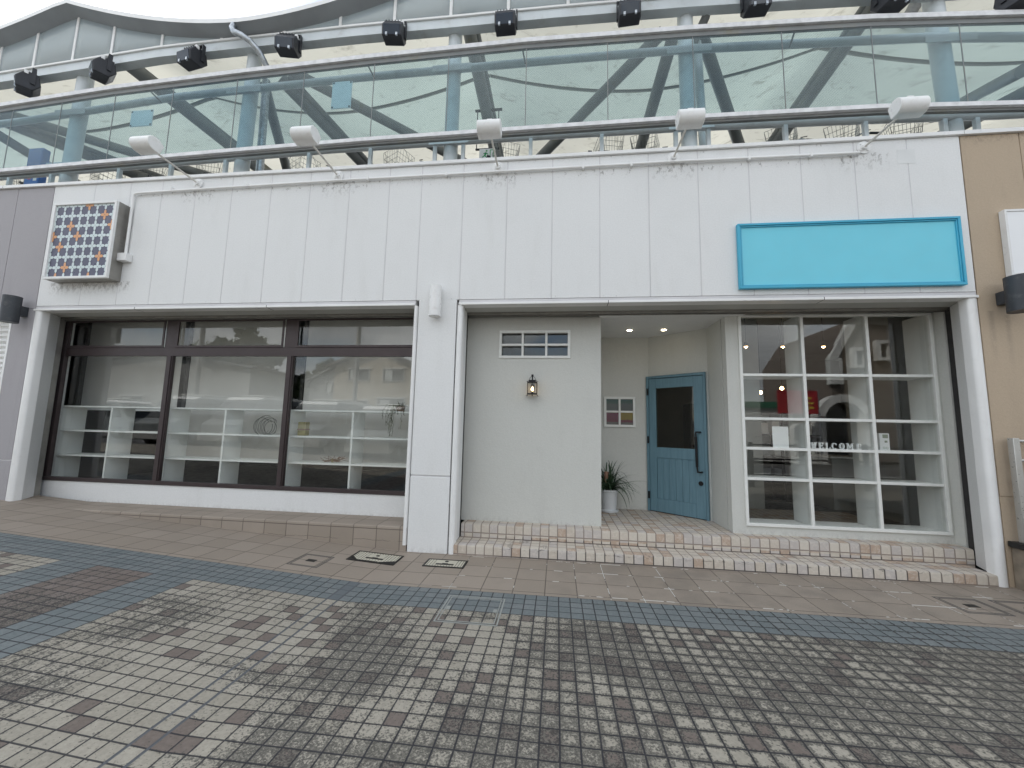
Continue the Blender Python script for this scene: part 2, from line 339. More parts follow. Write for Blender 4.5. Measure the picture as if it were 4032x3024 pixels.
def m_door():
    t = NT('worn_blue_door_paint'); p = t.pos(); x, y, z = t.sep(p)
    g = t.comb(t.math('MULTIPLY', x, 26.), t.math('MULTIPLY', y, 26.), t.math('MULTIPLY', z, 1.7))
    gr = t.noise(g, 1.4, 5, .7)
    base = t.mix(t.ramp(gr, .3, .7, 0., 1.), (.12, .225, .28), (.155, .28, .345))
    wear = t.ramp(t.noise(g, 2.2, 7, .75), .63, .70, 0., .75)
    low = t.ramp(z, .30, 1.15, 1., .12)
    c = t.mix(t.math('MULTIPLY', wear, low), base, (.12, .10, .09))
    t.principled(c, .5, 0., gr, .0015); return t.m
MT['door'] = m_door()
def m_stained():
    t = NT('stained_glass'); p = t.pos(); x, y, z = t.sep(p)
    n = t.noise(p, 9., 4, .7)
    zz = t.math('MULTIPLY_ADD', n, .06, z)
    c = t.mix(t.ramp(zz, 1.99, 2.03, 0., 1.), (.06, .075, .08), (.015, .06, .055))
    c = t.mix(t.ramp(zz, 1.88, 1.86, 0., 1.), c, (.10, .02, .05))
    c = t.mix(t.math('MULTIPLY', t.ramp(zz, 1.88, 1.86, 0., 1.), t.ramp(x, 1.0, 1.03, 0., 1.)), c, (.17, .13, .02))
    c = t.mix(t.ramp(zz, 1.76, 1.74, 0., 1.), c, (.10, .02, .04)); c = t.mix(t.ramp(zz, 1.715, 1.70, 0., 1.), c, (.09, .09, .09))
    t.principled(c, .15, 0., n, .004); return t.m
MT['stained'] = m_stained()
def m_brick():
    t = NT('brown_brick'); b = t.n('ShaderNodeTexBrick'); t.put(b.inputs[0], t.scale(t.pos(), 1.)); b.inputs['Scale'].default_value = 4
    x, y, z = t.sep(t.pos()); t.put(b.inputs[0], t.comb(x, z)); t.put(b.inputs[1], (.14, .115, .10)); t.put(b.inputs[2], (.175, .145, .125)); t.put(b.inputs[3], (.14, .12, .10))
    t.principled(b.outputs[0], .85); return t.m
MT['brick'] = m_brick()
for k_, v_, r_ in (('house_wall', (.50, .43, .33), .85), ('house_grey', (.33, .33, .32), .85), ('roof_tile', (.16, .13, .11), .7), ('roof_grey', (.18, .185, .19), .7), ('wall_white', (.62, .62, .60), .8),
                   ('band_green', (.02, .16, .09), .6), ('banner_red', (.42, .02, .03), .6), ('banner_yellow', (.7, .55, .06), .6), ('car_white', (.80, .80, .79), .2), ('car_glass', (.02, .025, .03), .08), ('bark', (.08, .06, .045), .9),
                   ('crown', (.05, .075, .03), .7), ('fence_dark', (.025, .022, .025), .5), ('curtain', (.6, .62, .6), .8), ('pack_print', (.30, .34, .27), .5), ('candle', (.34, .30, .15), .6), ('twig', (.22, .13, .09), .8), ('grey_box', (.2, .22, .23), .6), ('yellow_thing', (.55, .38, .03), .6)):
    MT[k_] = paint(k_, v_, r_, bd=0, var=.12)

# ------------------------------------------------------------------ mesh helpers
class MB:
    def __init__(s, *mats): s.bm = bmesh.new(); s.mats = list(mats); s.cur = 0; s.sm = []
    def use(s, i): s.cur = i; return s
    def _f(s, vs, smooth=False):
        try: f = s.bm.faces.new(vs)
        except ValueError: return
        f.material_index = s.cur; f.smooth = smooth
    def box(s, x0, x1, y0, y1, z0, z1):
        x0, x1 = min(x0, x1), max(x0, x1); y0, y1 = min(y0, y1), max(y0, y1); z0, z1 = min(z0, z1), max(z0, z1)
        v = [s.bm.verts.new((x, y, z)) for x in (x0, x1) for y in (y0, y1) for z in (z0, z1)]
        for q in ((0, 1, 3, 2), (4, 6, 7, 5), (0, 4, 5, 1), (2, 3, 7, 6), (0, 2, 6, 4), (1, 5, 7, 3)): s._f([v[i] for i in q])
        return s
    def prism(s, pts, axis, a, b):
        """polygon pts extruded along an axis (0,1,2) from a to b"""
        def P(p, t):
            if axis == 0: return (t, p[0], p[1])
            if axis == 1: return (p[0], t, p[1])
            return (p[0], p[1], t)
        A = [s.bm.verts.new(P(p, a)) for p in pts]; B = [s.bm.verts.new(P(p, b)) for p in pts]; n = len(pts)
        s._f(A[::-1]); s._f(B)
        for i in range(n): s._f([A[i], A[(i+1) % n], B[(i+1) % n], B[i]])
        return s
    def tube(s, path, r, n=12, cap=True, r2=None, smooth=True):
        path = [Vector(p) for p in path]; rings = []; N = len(path); ref = None
        for i, p in enumerate(path):
            d = (path[min(i+1, N-1)] - path[max(i-1, 0)]).normalized()
            if ref is None: ref = Vector((0, 0, 1)) if abs(d.z) < .9 else Vector((1, 0, 0))
            a = d.cross(ref).normalized(); b = d.cross(a).normalized(); ref = a.cross(d)
            rr = r if r2 is None else r + (r2-r)*i/(N-1)
            rings.append([s.bm.verts.new(p + rr*(math.cos(2*math.pi*k/n)*a + math.sin(2*math.pi*k/n)*b)) for k in range(n)])
        for A, B in zip(rings, rings[1:]):
            for k in range(n): s._f([A[k], A[(k+1) % n], B[(k+1) % n], B[k]], smooth)
        if cap: s._f(rings[0][::-1]); s._f(rings[-1])
        return s
    def ring(s, c, ra, r, ax='z', n=24, m=6, a0=0, a1=360):
        pts = []
        for i in range(n+1):
            t = R(a0+(a1-a0)*i/n); u, v = ra*math.cos(t), ra*math.sin(t)
            pts.append(Vector(c) + (Vector((u, v, 0)) if ax == 'z' else Vector((u, 0, v)) if ax == 'y' else Vector((0, u, v))))
        return s.tube(pts, r, m, cap=(a1-a0 < 360))
    def lathe(s, prof, c=(0, 0, 0), n=24, smooth=True, sx=1., sy=1.):
        c = Vector(c); rings = []
        for r, z in prof: rings.append([s.bm.verts.new(c + Vector((r*sx*math.cos(2*math.pi*k/n), r*sy*math.sin(2*math.pi*k/n), z))) for k in range(n)])
        for A, B in zip(rings, rings[1:]):
            for k in range(n): s._f([A[k], A[(k+1) % n], B[(k+1) % n], B[k]], smooth)
        s._f(rings[0][::-1]); s._f(rings[-1]); return s
    def grid(s, fn, nu, nv, smooth=True):
        g = [[s.bm.verts.new(fn(i/nu, j/nv)) for j in range(nv+1)] for i in range(nu+1)]
        for i in range(nu):
            for j in range(nv): s._f([g[i][j], g[i+1][j], g[i+1][j+1], g[i][j+1]], smooth)
        return s
    def disc(s, c, rx, rz, y, n=14):
        v = [s.bm.verts.new((c[0]+rx*math.cos(2*math.pi*k/n), y, c[1]+rz*math.sin(2*math.pi*k/n))) for k in range(n)]
        s._f(v); return s
    def xf(s, m): s.bm.transform(m); return s
    def build(s, name, parent=None, label=None, bevel=0, normals=True, solid=0):
        if normals: bmesh.ops.recalc_face_normals(s.bm, faces=s.bm.faces)
        me = bpy.data.meshes.new(name); s.bm.to_mesh(me); s.bm.free(); me.set_sharp_from_angle(angle=R(38))
        for m in s.mats: me.materials.append(MT[m])
        o = bpy.data.objects.new(name, me); col.objects.link(o); o.parent = parent
        if label: o['label'] = label
        if bevel:
            b = o.modifiers.new('bevel', 'BEVEL'); b.width = bevel; b.segments = 2; b.limit_method = 'ANGLE'
        if solid:
            b = o.modifiers.new('solidify', 'SOLIDIFY'); b.thickness = solid
        return o
def tag(o, label=None, cat=None, group=None, kind=None):
    if label: o['label'] = label
    if cat: o['category'] = cat
    if group: o['group'] = group
    if kind: o['kind'] = kind
    return o
def thing(name, label, cat, loc=(0, 0, 0), rz=0., group=None):
    o = bpy.data.objects.new(name, None); col.objects.link(o); o.location = loc; o.rotation_euler = (0, 0, rz); o.empty_display_size = .2
    return tag(o, label, cat, group)
def kids(o): return [c for c in bpy.data.objects if c.parent == o]
def copy_tree(o, parent=None):
    c = o.copy(); col.objects.link(c); c.parent = parent
    for ch in kids(o): copy_tree(ch, c)
    return c
def place(o, loc, rz=None, label=None):
    o.location = loc
    if rz is not None: o.rotation_euler = (0, 0, rz)
    if label: o['label'] = label
    return o
def lerp(x, xs, ys):
    if x <= xs[0]: return ys[0]
    for a, b, c, d in zip(xs, xs[1:], ys, ys[1:]):
        if x <= b: return c + (d-c)*(x-a)/(b-a)
    return ys[-1]
def gz(x): return lerp(x, [-12, -7.6, -1.8, 4.6, 8], [.62, .38, .027, .035, .04])

# ------------------------------------------------------------------ ground
def strip(name, mat, x0, x1, y0, y1, dz, nx, ny=1):
    m = MB(mat); m.grid(lambda u, v: (x0+(x1-x0)*u, y0+(y1-y0)*v, gz(x0+(x1-x0)*u)+dz), nx, ny, False)
    o = m.build(name, normals=False); return tag(o, kind='structure')
strip('ground', 'ground_far', -260, 260, -420, 300, -.20, 104)
strip('pavement_tiles', 'slab', -24, 24, -1.0, .4, 0., 160)
strip('pavement_mosaic', 'mosaic', -24, 24, -7.5, -1.0, .0, 160)
strip('road', 'asphalt', -120, 120, -15.5, -7.62, -.12, 120)
k_ = MB('ground_far')
for i in range(48): k_.prism([(-7.62, gz(-24+i)-.15), (-7.5, gz(-24+i)-.15), (-7.5, gz(-24+i)+.005), (-7.62, gz(-24+i)+.005)], 0, -24+i, -23+i)
tag(k_.build('kerb'), kind='structure')
m = MB('road_white'); m.grid(lambda u, v: (-60+120*u, -11.5+.15*v, gz(-60+120*u)-.112), 60, 1, False); tag(m.build('road_line', normals=False), kind='structure')

# ------------------------------------------------------------------ shop building
shop = thing('shop_building', 'white two-bay shop building with panelled fascia, brown shop window and blue entrance door', 'building')
XL, XR = -7.65, 4.63; ZF, ZT = 3.10, 5.05
joints = [-6.93, -6.32, -5.79, -5.24, -4.66, -4.05, -3.46, -2.875, -2.30, -1.845, -1.27, -.68, -.09, .51, 1.115, 1.71, 2.305, 2.90, 3.495, 4.07]
xs = [XL] + joints + [XR]
m = MB('white_wall', 'sealant')
for a, b in zip(xs, xs[1:]): m.box(a+.006, b-.006, 0, .12, ZF+.075, ZT)
m.use(1).box(XL+.001, XR-.001, .003, .1, ZF+.076, ZT-.002)
m.build('wall', shop, bevel=.003)
MB('white_metal').box(XL-.9, XR+.03, -.03, .16, ZT+.003, ZT+.05).build('coping', shop, bevel=.004)
m = MB('trim_white', 'sealant'); m.box(XL, -1.848, -.022, .12, ZF, ZF+.03); m.box(-1.268, XR, -.022, .12, ZF, ZF+.03)
m.use(1).box(XL, -1.848, .004, .1, ZF+.032, ZF+.072); m.box(-1.268, XR, .004, .1, ZF+.032, ZF+.072); m.build('fascia_lip', shop, bevel=.003)
for x in (-5.97, -3.94, .61, 3.05): MB('dark_gap').box(x-.003, x+.003, -.0235, .12, ZF-.001, ZF+.032).build('lip_joint', shop)
m = MB('soffit'); m.box(XL-.08, -1.86, .125, .34, ZF+.004, ZF+.05); m.box(-1.26, XR+.07, .125, .34, ZF+.004, ZF+.05); m.build('soffit', shop)
# centre pillar
m = MB('white_wall', 'sealant'); m.box(-1.80, -1.30, -.002, .45, .0, .925); m.box(-1.80, -1.30, -.002, .45, .945, ZF+.075)
m.use(1).box(-1.795, -1.305, .006, .4, .0, ZF+.07); m.build('pillar', shop, bevel=.004)
# rounded white corner trims, left and right of each bay
def corner_trim(x0, x1, z0):
    r = (x1-x0)/2; c = (x0+x1)/2; pts = []
    for i in range(9):
        a = math.pi*i/8; pts.append((c-r*math.cos(a), .02-.035*math.sin(a)))
    pts += [(x1, .10), (x0, .10)]
    return MB('trim_white').prism(pts, 2, z0, ZF-.002)
for x0, x1, z0 in ((-7.655, -7.535, .36), (-1.865, -1.812, .10), (-1.288, -1.215, .0), (4.53, 4.635, .0)): corner_trim(x0, x1, z0).build('corner_trim', shop)
# reveals and shutter guides
for xf, xb, xo, z0 in ((-7.54, -7.69, -7.72, .30), (-1.815, -1.815, -1.80, .30), (-1.225, -1.235, -1.296, .145), (4.548, 4.648, 4.72, .145)): MB('white_wall').prism([(xf, .102), (xb, .33), (xo, .33), (xo, .102)], 2, z0, ZF).build('reveal', shop)
for x, z0 in ((-7.72, .315), (-1.83, .315), (-1.248, .145), (4.665, .145)):
    g = MB('dark_gap', 'steel'); sg = 1 if x in (-7.72, -1.248) else -1
    if x == -7.72: sg = -.2
    g.box(x-.012, x+.012, .332, .40, z0, ZF+.0); g.use(1).box(x-.03*sg-.012, x-.03*sg+.008, .331, .41, z0, ZF); g.build('shutter_guide', shop)
m = MB('steel', 'dark_gap')
for a, b in ((-7.74, -1.80), (-1.25, 4.69)):
    m.use(0).box(a, b, .345, .372, ZF-.028, ZF+.06); m.box(a, b, .40, .43, ZF-.034, ZF+.06); m.use(1).box(a, b, .374, .398, ZF+.01, ZF+.06)
m.build('shutter_rail', shop)
MB('stucco').box(-7.95, -1.80, .432, .56, 3.135, 3.4).build('window_head', shop)

# left bay: stall riser wall, jambs, brown shop window
YW = .50; K = 1.0232
def kx(v): return v*K
def kz(v): return 1.55+(v-1.55)*K
m = MB('white_wall'); m.box(-8.0, -1.80, YW-.03, YW+.2, .30, kz(.622)); m.build('stall_riser', shop, bevel=.004)
MB('trim_white').box(kx(-7.735), kx(-7.615), YW-.01, YW+.1, .30, 3.13).build('jamb', shop)
swin = MB('brown_alu')
fx0, fx1 = kx(-7.60), -1.80; fz0, fz1 = kz(.624), kz(3.04)
swin.box(fx0, fx1, YW-.04, YW+.016, fz1, 3.13); swin.box(fx0, fx1, YW-.045, YW+.016, fz0, kz(.678)); swin.box(fx0, kx(-7.535), YW-.04, YW+.016, kz(.678), fz1)
tz0, tz1 = kz(2.497), kz(2.625)
swin.box(kx(-7.535), fx1, YW-.03, YW+.016, tz0, tz1)
mull = [(-5.776, -5.676), (-3.848, -3.755)]
for a, b in mull:
    swin.box(kx(a), kx(b), YW-.035, YW+.016, kz(.678), tz0); swin.box(kx(a-.06), kx(b+.02), YW-.028, YW+.014, tz1, fz1)
    swin.box(kx(b)-.03, kx(b)-.018, YW-.048, YW-.036, kz(.678), tz0)
bays = [(-7.535, -5.776), (-5.676, -3.848), (-3.755, -1.76)]
for a, b in bays:   # opening sashes above, with their own slim frames
    a_, b_ = kx(a)+.03, min(kx(b)-.09, -1.84) if b > -2 else kx(b)-.075
    swin.box(a_, b_, YW-.045, YW-.032, tz1-.004, tz1+.03); swin.box(a_, b_, YW-.045, YW-.032, fz1-.03, fz1+.002)
    swin.box(a_, a_+.03, YW-.045, YW-.032, tz1+.03, fz1-.03); swin.box(b_-.03, b_, YW-.045, YW-.032, tz1+.03, fz1-.03)
frame_l = swin.build('shop_window_frame', shop, bevel=.002)
for a, b in bays:
    MB('shop_glass').box(kx(a), min(kx(b), -1.80), YW, YW+.006, kz(.678), tz0).build('window_pane', frame_l)
    MB('shop_glass').box(kx(a), min(kx(b), -1.80), YW+.004, YW+.01, tz1, fz1).build('transom_pane', frame_l)

# right bay: stucco block, alcove, display window wall
YB = .535
m = MB('stucco')
BX0, BX1 = -1.30, .578
WZ0, WZ1, WX0, WX1 = 2.505, 2.895, -.812, .168      # little high window opening
m.box(BX0, WX0, YB, YB+.14, .31, 3.09); m.box(WX1, BX1, YB, YB+.14, .31, 3.09); m.box(WX0, WX1, YB, YB+.14, .31, WZ0); m.box(WX0, WX1, YB, YB+.14, WZ1, 3.09)
m.box(BX1-.12, BX1, YB+.14, 1.76, .31, 3.09)
m.build('stucco_wall', shop)
hw = MB('window_white'); W = .035
hw.box(WX0, WX1, YB-.018, YB+.06, WZ0, WZ0+W); hw.box(WX0, WX1, YB-.018, YB+.06, WZ1-W, WZ1); hw.box(WX0, WX0+W, YB-.018, YB+.06, WZ0+W, WZ1-W); hw.box(WX1-W, WX1, YB-.018, YB+.06, WZ0+W, WZ1-W)
for i in (1, 2): xx = WX0+(WX1-WX0)*i/3; hw.box(xx-.015, xx+.015, YB-.012, YB+.055, WZ0+W, WZ1-W)
zz = (WZ0+WZ1)/2-.005
for i in range(3):
    a = WX0+(WX1-WX0)*i/3; b = WX0+(WX1-WX0)*(i+1)/3; hw.box(a+(W if i == 0 else .015), b-(W if i == 2 else .015), YB-.010, YB+.05, zz-.015, zz+.015)
hwo = hw.build('high_window_frame', shop, bevel=.003)
for i in range(3):
    for j in range(2):
        a = WX0+(WX1-WX0)*i/3; b = WX0+(WX1-WX0)*(i+1)/3; c = WZ0 if j == 0 else zz; d = zz if j == 0 else WZ1
        MB('glass', 'room_dark').box(a+.01, b-.01, YB+.058, YB+.064, c+.01, d-.01).build('window_pane', hwo)
# alcove walls, ceiling
YBK = 1.76
al = MB('stucco')
al.box(.70-.25, 1.49, YBK, YBK+.1, .31, 3.07)      # back wall
DA = Vector((1.487, 1.745, 0)); DB = Vector((2.205, 1.145, 0)); dd = (DB-DA).normalized(); dn = Vector((dd.y, -dd.x, 0))   # door wall line, dn faces out
DM = Matrix((dd, dn*-1, Vector((0, 0, 1)))).transposed().to_4x4(); DM.translation = DA
dl = (DB-DA).length
al.build('alcove_wall', shop)
al = MB('stucco'); al.box(-.02, dl+.03, .0, .1, 2.43, 3.07); al.box(dl-.065, dl+.03, .0, .1, .31, 2.43); al.xf(DM).build('alcove_wall', shop)
MB('stucco').box(2.175, 2.30, YB+.14, 1.20, .31, 3.07).build('alcove_wall', shop)
MB('white_wall').box(BX1-.02, 2.40, YB-.10, 1.95, 3.07, 3.12).build('alcove_ceiling', shop)
# small stained window on the back wall
sw = MB('window_white'); x0, x1, z0, z1 = .755, 1.252, 1.60, 2.09; w_ = .038
sw.box(x0, x1, YBK-.03, YBK-.001, z0, z0+w_); sw.box(x0, x1, YBK-.03, YBK-.001, z1-w_, z1); sw.box(x0, x0+w_, YBK-.03, YBK-.001, z0+w_, z1-w_); sw.box(x1-w_, x1, YBK-.03, YBK-.001, z0+w_, z1-w_)
sw.box((x0+x1)/2-.016, (x0+x1)/2+.016, YBK-.026, YBK-.001, z0+w_, z1-w_); sw.box(x0+w_, (x0+x1)/2-.016, YBK-.024, YBK-.001, 1.833, 1.863); sw.box((x0+x1)/2+.016, x1-w_, YBK-.024, YBK-.001, 1.833, 1.863)
swo = sw.build('small_window_frame', shop, bevel=.003)
MB('stained').box(x0+.02, x1-.02, YBK-.010, YBK-.002, z0+.02, z1-.02).build('stained_pane', swo)
# entrance door (built in its own plane, then turned into place)
dw0, dw1, dz0, dz1 = -.0, .835, .325, 2.375
dr = MB('door')
gx0, gx1, gz0, gz1 = .115, .70, 1.30, 2.222; px0, px1, pz0, pz1 = .105, .712, .52, 1.14
def dbox(a, b, c, d, y0=-.045, y1=-.005): dr.box(a, b, y0, y1, c, d)
dbox(dw0, gx0, dz0, dz1); dbox(gx1, dw1, dz0, dz1); dbox(gx0, gx1, gz1, dz1); dbox(gx0, gx1, pz1, gz0); dbox(gx0, gx1, dz0, pz0)
nb = 6
for i in range(nb):
    a = gx0+(gx1-gx0)*i/nb; b = gx0+(gx1-gx0)*(i+1)/nb; dbox(a+.0025, b-.0025, pz0, pz1, -.034, -.01)
dbox(gx0, gx1, pz0, pz1, -.026, -.012)
dr.xf(DM); door = dr.build('door', shop, bevel=.004)
f_ = MB('door'); f_.box(-.042, -.004, -.055, .0, .315, 2.42); f_.box(.84, .872, -.055, .0, .315, 2.42); f_.box(-.004, .84, -.055, .0, 2.382, 2.42); f_.xf(DM); f_.build('door_frame', shop, bevel=.003)
MB('dark_gap').box(-.03, .865, -.03, .0, .313, .322).xf(DM).build('door_sill', shop)
MB('door_glass').box(gx0-.01, gx1+.01, -.03, -.024, gz0-.01, gz1+.01).xf(DM).build('door_pane', door)
h = MB('black_paint'); h.tube([(.752, -.095, .985), (.744, -.095, 1.05)], .011, 10); h.tube([(.744, -.095, 1.05), (.742, -.095, 1.28), (.740, -.095, 1.48)], .017, 12); h.tube([(.740, -.095, 1.48), (.738, -.095, 1.545)], .011, 10)
h.box(.735, .795, -.104, -.086, 1.535, 1.557); h.box(.744, .804, -.104, -.086, .968, .990); h.box(.775, .795, -.10, -.045, 1.537, 1.555); h.box(.784, .804, -.10, -.045, .97, .988); h.xf(DM).build('door_handle', door)
lk = MB('black_paint'); lk.tube([(.775, -.06, .818), (.775, -.044, .818)], .032, 20); lk.tube([(.775, -.072, .818), (.775, -.06, .818)], .014, 12); lk.xf(DM).build('lock', door)
for z in (2.17, 1.41, .56): MB('black_paint').box(-.028, -.002, -.066, -.05, z-.055, z+.055).xf(DM).build('hinge', door)
# display window wall
m = MB('stucco'); WL, WR = 2.345, 4.60; WB, WT = .425, 3.085
m.box(2.18, WL, YB, YB+.12, .31, 3.09); m.box(WL, 4.70, YB, YB+.12, .31, WB); m.box(WR, 4.74, YB, YB+.12, WB, 3.09); m.box(WL, WR, YB, YB+.12, WT, 3.09)
m.box(4.64, 4.74, .412, YB, .145, 3.09); m.build('stucco_wall', shop)
gx = [WL, 3.105, 3.865, WR]; gzs = [WB, .985, 1.36, 1.735, 2.295, WT]; t_ = .019
g = MB('window_white')
g.box(WL-.01, WR+.01, YB-.022, YB+.05, WB-.012, WB+.025); g.box(WL, WR, YB-.02, YB+.05, WT-.03, WT+.002); g.box(WL-.01, WL+.026, YB-.02, YB+.05, WB+.025, WT-.03); g.box(WR-.03, WR+.008, YB-.02, YB+.05, WB+.025, WT-.03)
for xx in gx[1:-1]: g.box(xx-t_, xx+t_, YB-.016, YB+.05, WB+.025, WT-.03)
for zz in gzs[1:-1]:
    for i in range(3): g.box(gx[i]+(.026 if i == 0 else t_), gx[i+1]-(.03 if i == 2 else t_), YB-.013, YB+.045, zz-.017, zz+.017)
gf = g.build('display_window_frame', shop, bevel=.003)
for i in range(3):
    for j in range(5): MB('shop_glass').box(gx[i]+.015, gx[i+1]-.015, YB+.008, YB+.014, gzs[j]+.01, gzs[j+1]-.01).build('window_pane', gf)
g = MB('shelf_white')        # deep white compartments behind the glass
for xx in (gx[1], gx[2], WR-.012): g.box(xx-.016, xx+.016, YB+.052, YB+.36, WB, WT)
g.box(WL-.0, WL+.02, YB+.052, YB+.36, WB, WT)
for zz in gzs[:-1]:
    for i in range(3): g.box(gx[i]+.022, gx[i+1]-.03, YB+.053, YB+.345, zz-.014, zz+.012)
g.build('display_compartments', shop)

# rooms behind
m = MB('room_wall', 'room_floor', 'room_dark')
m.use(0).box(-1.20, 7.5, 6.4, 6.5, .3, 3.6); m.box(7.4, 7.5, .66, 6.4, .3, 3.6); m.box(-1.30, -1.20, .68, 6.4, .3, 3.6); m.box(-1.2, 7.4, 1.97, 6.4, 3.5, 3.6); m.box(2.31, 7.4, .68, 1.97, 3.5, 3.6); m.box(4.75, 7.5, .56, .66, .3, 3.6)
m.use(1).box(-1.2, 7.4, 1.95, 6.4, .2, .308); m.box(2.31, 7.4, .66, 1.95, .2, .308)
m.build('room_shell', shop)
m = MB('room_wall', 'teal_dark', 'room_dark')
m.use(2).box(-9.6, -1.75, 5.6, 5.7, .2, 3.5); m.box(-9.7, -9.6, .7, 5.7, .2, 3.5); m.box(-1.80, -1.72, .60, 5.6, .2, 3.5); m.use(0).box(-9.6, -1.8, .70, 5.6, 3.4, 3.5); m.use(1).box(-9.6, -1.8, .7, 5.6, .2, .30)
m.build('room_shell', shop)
MB('room_wall').box(3.02, 3.42, 2.3, 2.4, .31, 3.49).build('partition', shop)
MB('room_wall').box(4.95, 5.15, 1.6, 2.6, .31, 3.49).build('partition', shop)
# flat roof deck of the building
m = MB('ground_far'); m.box(-24, 24, .12, 9, 4.95, 5.03); m.build('roof_deck', shop)
MB('room_dark').box(-24, 24, 8.9, 9, 0, 4.95).build('rear_wall', shop)

# steps, ledge (parts of the ground works)
def rounded_step(name, x0, x1, yf, yb, z0, z1, mat):
    r = .02; pts = [(yf, z0), (yf, z1-r)] + [(yf+r-r*math.cos(a), z1-r+r*math.sin(a)) for a in (.5, 1.0)] + [(yf+r, z1), (yb, z1), (yb, z0)]
    return tag(MB(mat).prism(pts, 0, x0, x1).build(name), kind='structure')
rounded_step('lower_step', -1.225, 4.535, .0, .42, -.1, .145, 'step')
rounded_step('upper_step', -1.215, 4.635, .33, 2.3, -.1, .313, 'step')
rounded_step('tiled_ledge', -7.60, -1.815, .0, .56, -.1, .317, 'slab')

# ------------------------------------------------------------------ neighbours on either side
pw = thing('neighbour_wall', 'mauve panelled wall of the neighbouring shop on the left', 'wall', (0, 0, 0))
m = MB('purple', 'sealant'); px = [-16, -14.8, -13.6, -12.4, -11.3, -10.7, -10.1, -9.5, -8.93, -8.30, -7.652]
for a, b in zip(px, px[1:]): m.box(a+.006, b-.006 if b > -7.7 else b-.006, .003, .12, 3.14, ZT)
m.box(-8.02, -7.73, .001, .33, .0, .93); m.box(-8.02, -7.73, .001, .33, .945, 3.135); m.box(-7.735, -7.658, .002, .09, .0, .93); m.box(-7.735, -7.658, .002, .09, .945, 3.135); m.use(1).box(-15.9, -7.66, .01, .11, 3.145, ZT-.01); m.box(-8.01, -7.74, .008, .3, 0, 3.1); m.box(-7.75, -7.665, .008, .085, 0, 3.1); m.build('panel', pw, bevel=.003)
m = MB('trim_white'); m.box(-15.9, -8.02, -.01, .1, 3.09, 3.13); m.box(-8.06, -8.025, .0, .3, .3, 3.09); m.build('trim', pw)
m = MB('white_metal')
for i in range(34): z = .42+i*.08; m.prism([(.20, z), (.17, z+.03), (.17, z+.05), (.20, z+.078), (.22, z+.078), (.22, z)], 0, -16, -8.065)
m.build('roller_shutter', pw)
MB('white_metal').box(-16, XL-.91, -.03, .16, ZT+.003, ZT+.05).build('coping', pw)
tw = thing('neighbour_wall', 'tan rendered wall of the neighbouring shop on the right', 'wall', (0, 0, 0))
m = MB('tan', 'sealant'); tx = [4.637, 5.24, 5.84, 6.44, 7.04, 9.04, 16]
for a, b in zip(tx, tx[1:]): m.box(a+.004, b-.004, .003, .12, 2.9 if a > 6 else .95, ZT)
m.box(4.641, 16, .005, .12, .0, .935); m.use(0).box(4.645, 15.9, .012, .11, .0, ZT-.01); m.build('panel', tw, bevel=.002)
MB('white_metal').box(XR+.035, 16, -.03, .16, ZT+.003, ZT+.05).build('coping', tw)
rw = thing('ramp_wall', 'low brown ramp wall with dark worn coping at the tan wall', 'wall', (4.7, -.5, 0))
MB('tan_dark').box(-.02, .9, -.9, .495, .0, .44).build('wall', rw, bevel=.006); MB('iron_cover').box(-.045, .93, -.93, .497, .443, .50).build('coping', rw, bevel=.006)
hr = thing('handrail', 'stainless steel ramp handrail at the right edge', 'handrail', (4.74, -.08, .5))
MB('stainless').box(-.03, .03, -.03, .03, 0, 1.06).build('post', hr, bevel=.004); MB('stainless').box(1.47, 1.53, -.03, .03, 0, 1.06).build('post', hr, bevel=.004)
for z in (1.03, .83, .62, .42): MB('stainless').tube([(.02, 0, z), (1.5, 0, z)], .017, 12).build('rail', hr)

# ------------------------------------------------------------------ signs on the fascia
bs = thing('sign_box', 'square lightbox sign with white and orange petal pattern at upper left', 'sign', (-6.805, 0, 4.085))
hw_, hh = .525, .575
m = MB('stainless', 'white_metal'); m.use(1); w_ = .035
m.box(-hw_, hw_, -.185, -.150, hh-w_, hh); m.box(-hw_, hw_, -.185, -.150, -hh, -hh+w_); m.box(-hw_, -hw_+w_, -.185, -.150, -hh+w_, hh-w_); m.box(hw_-w_, hw_, -.185, -.150, -hh+w_, hh-w_)
m.build('front_frame', bs, bevel=.003)
MB('steel').box(-hw_+.002, hw_-.002, -.149, -.002, -hh+.002, hh-.002).build('housing', bs, bevel=.004)
MT['petal_dark'] = paint('sign_dark_panel', (.075, .075, .125), .35, bd=0); MT['petal_white'] = paint('sign_petal_white', (.62, .70, .71), .4, bd=0, var=.03); MT['petal_orange'] = paint('sign_petal_orange', (.72, .36, .17), .4, bd=0, var=.03)
ix, iz = hw_-w_, hh-w_
MB('petal_dark').box(-ix, ix, -.160, -.1495, -iz, iz).build('panel', bs)
pm = MB('petal_white', 'petal_orange'); p_x, p_z = 2*ix/7.25, 2*iz/6.95; orange = {(4, 0), (6, 1), (2, 2), (7, 2), (3, 3), (0, 3), (1, 4), (6, 5), (2, 6), (5, 7), (1, 7)}
for i in range(8):
    for j in range(8):
        cx, cz = -ix+i*p_x+.006, iz-j*p_z-.01; pm.use(1 if (i, j) in orange else 0)
        for du, dv, rx, rz in ((.26, 0, .235, .145), (-.26, 0, .235, .145), (0, .26, .145, .235), (0, -.26, .145, .235)):
            x, z = cx+du*p_x, cz+dv*p_z
            if abs(x) > ix-.004 or abs(z) > iz-.004: continue
            pts = [(max(-ix, min(ix, x+rx*p_x*math.cos(2*math.pi*k/12))), max(-iz, min(iz, z+rz*p_z*math.sin(2*math.pi*k/12)))) for k in range(12)]
            v = [pm.bm.verts.new((a, -.1625, b)) for a, b in pts]; pm._f(v)
pm.build('petal_pattern', bs, normals=False)
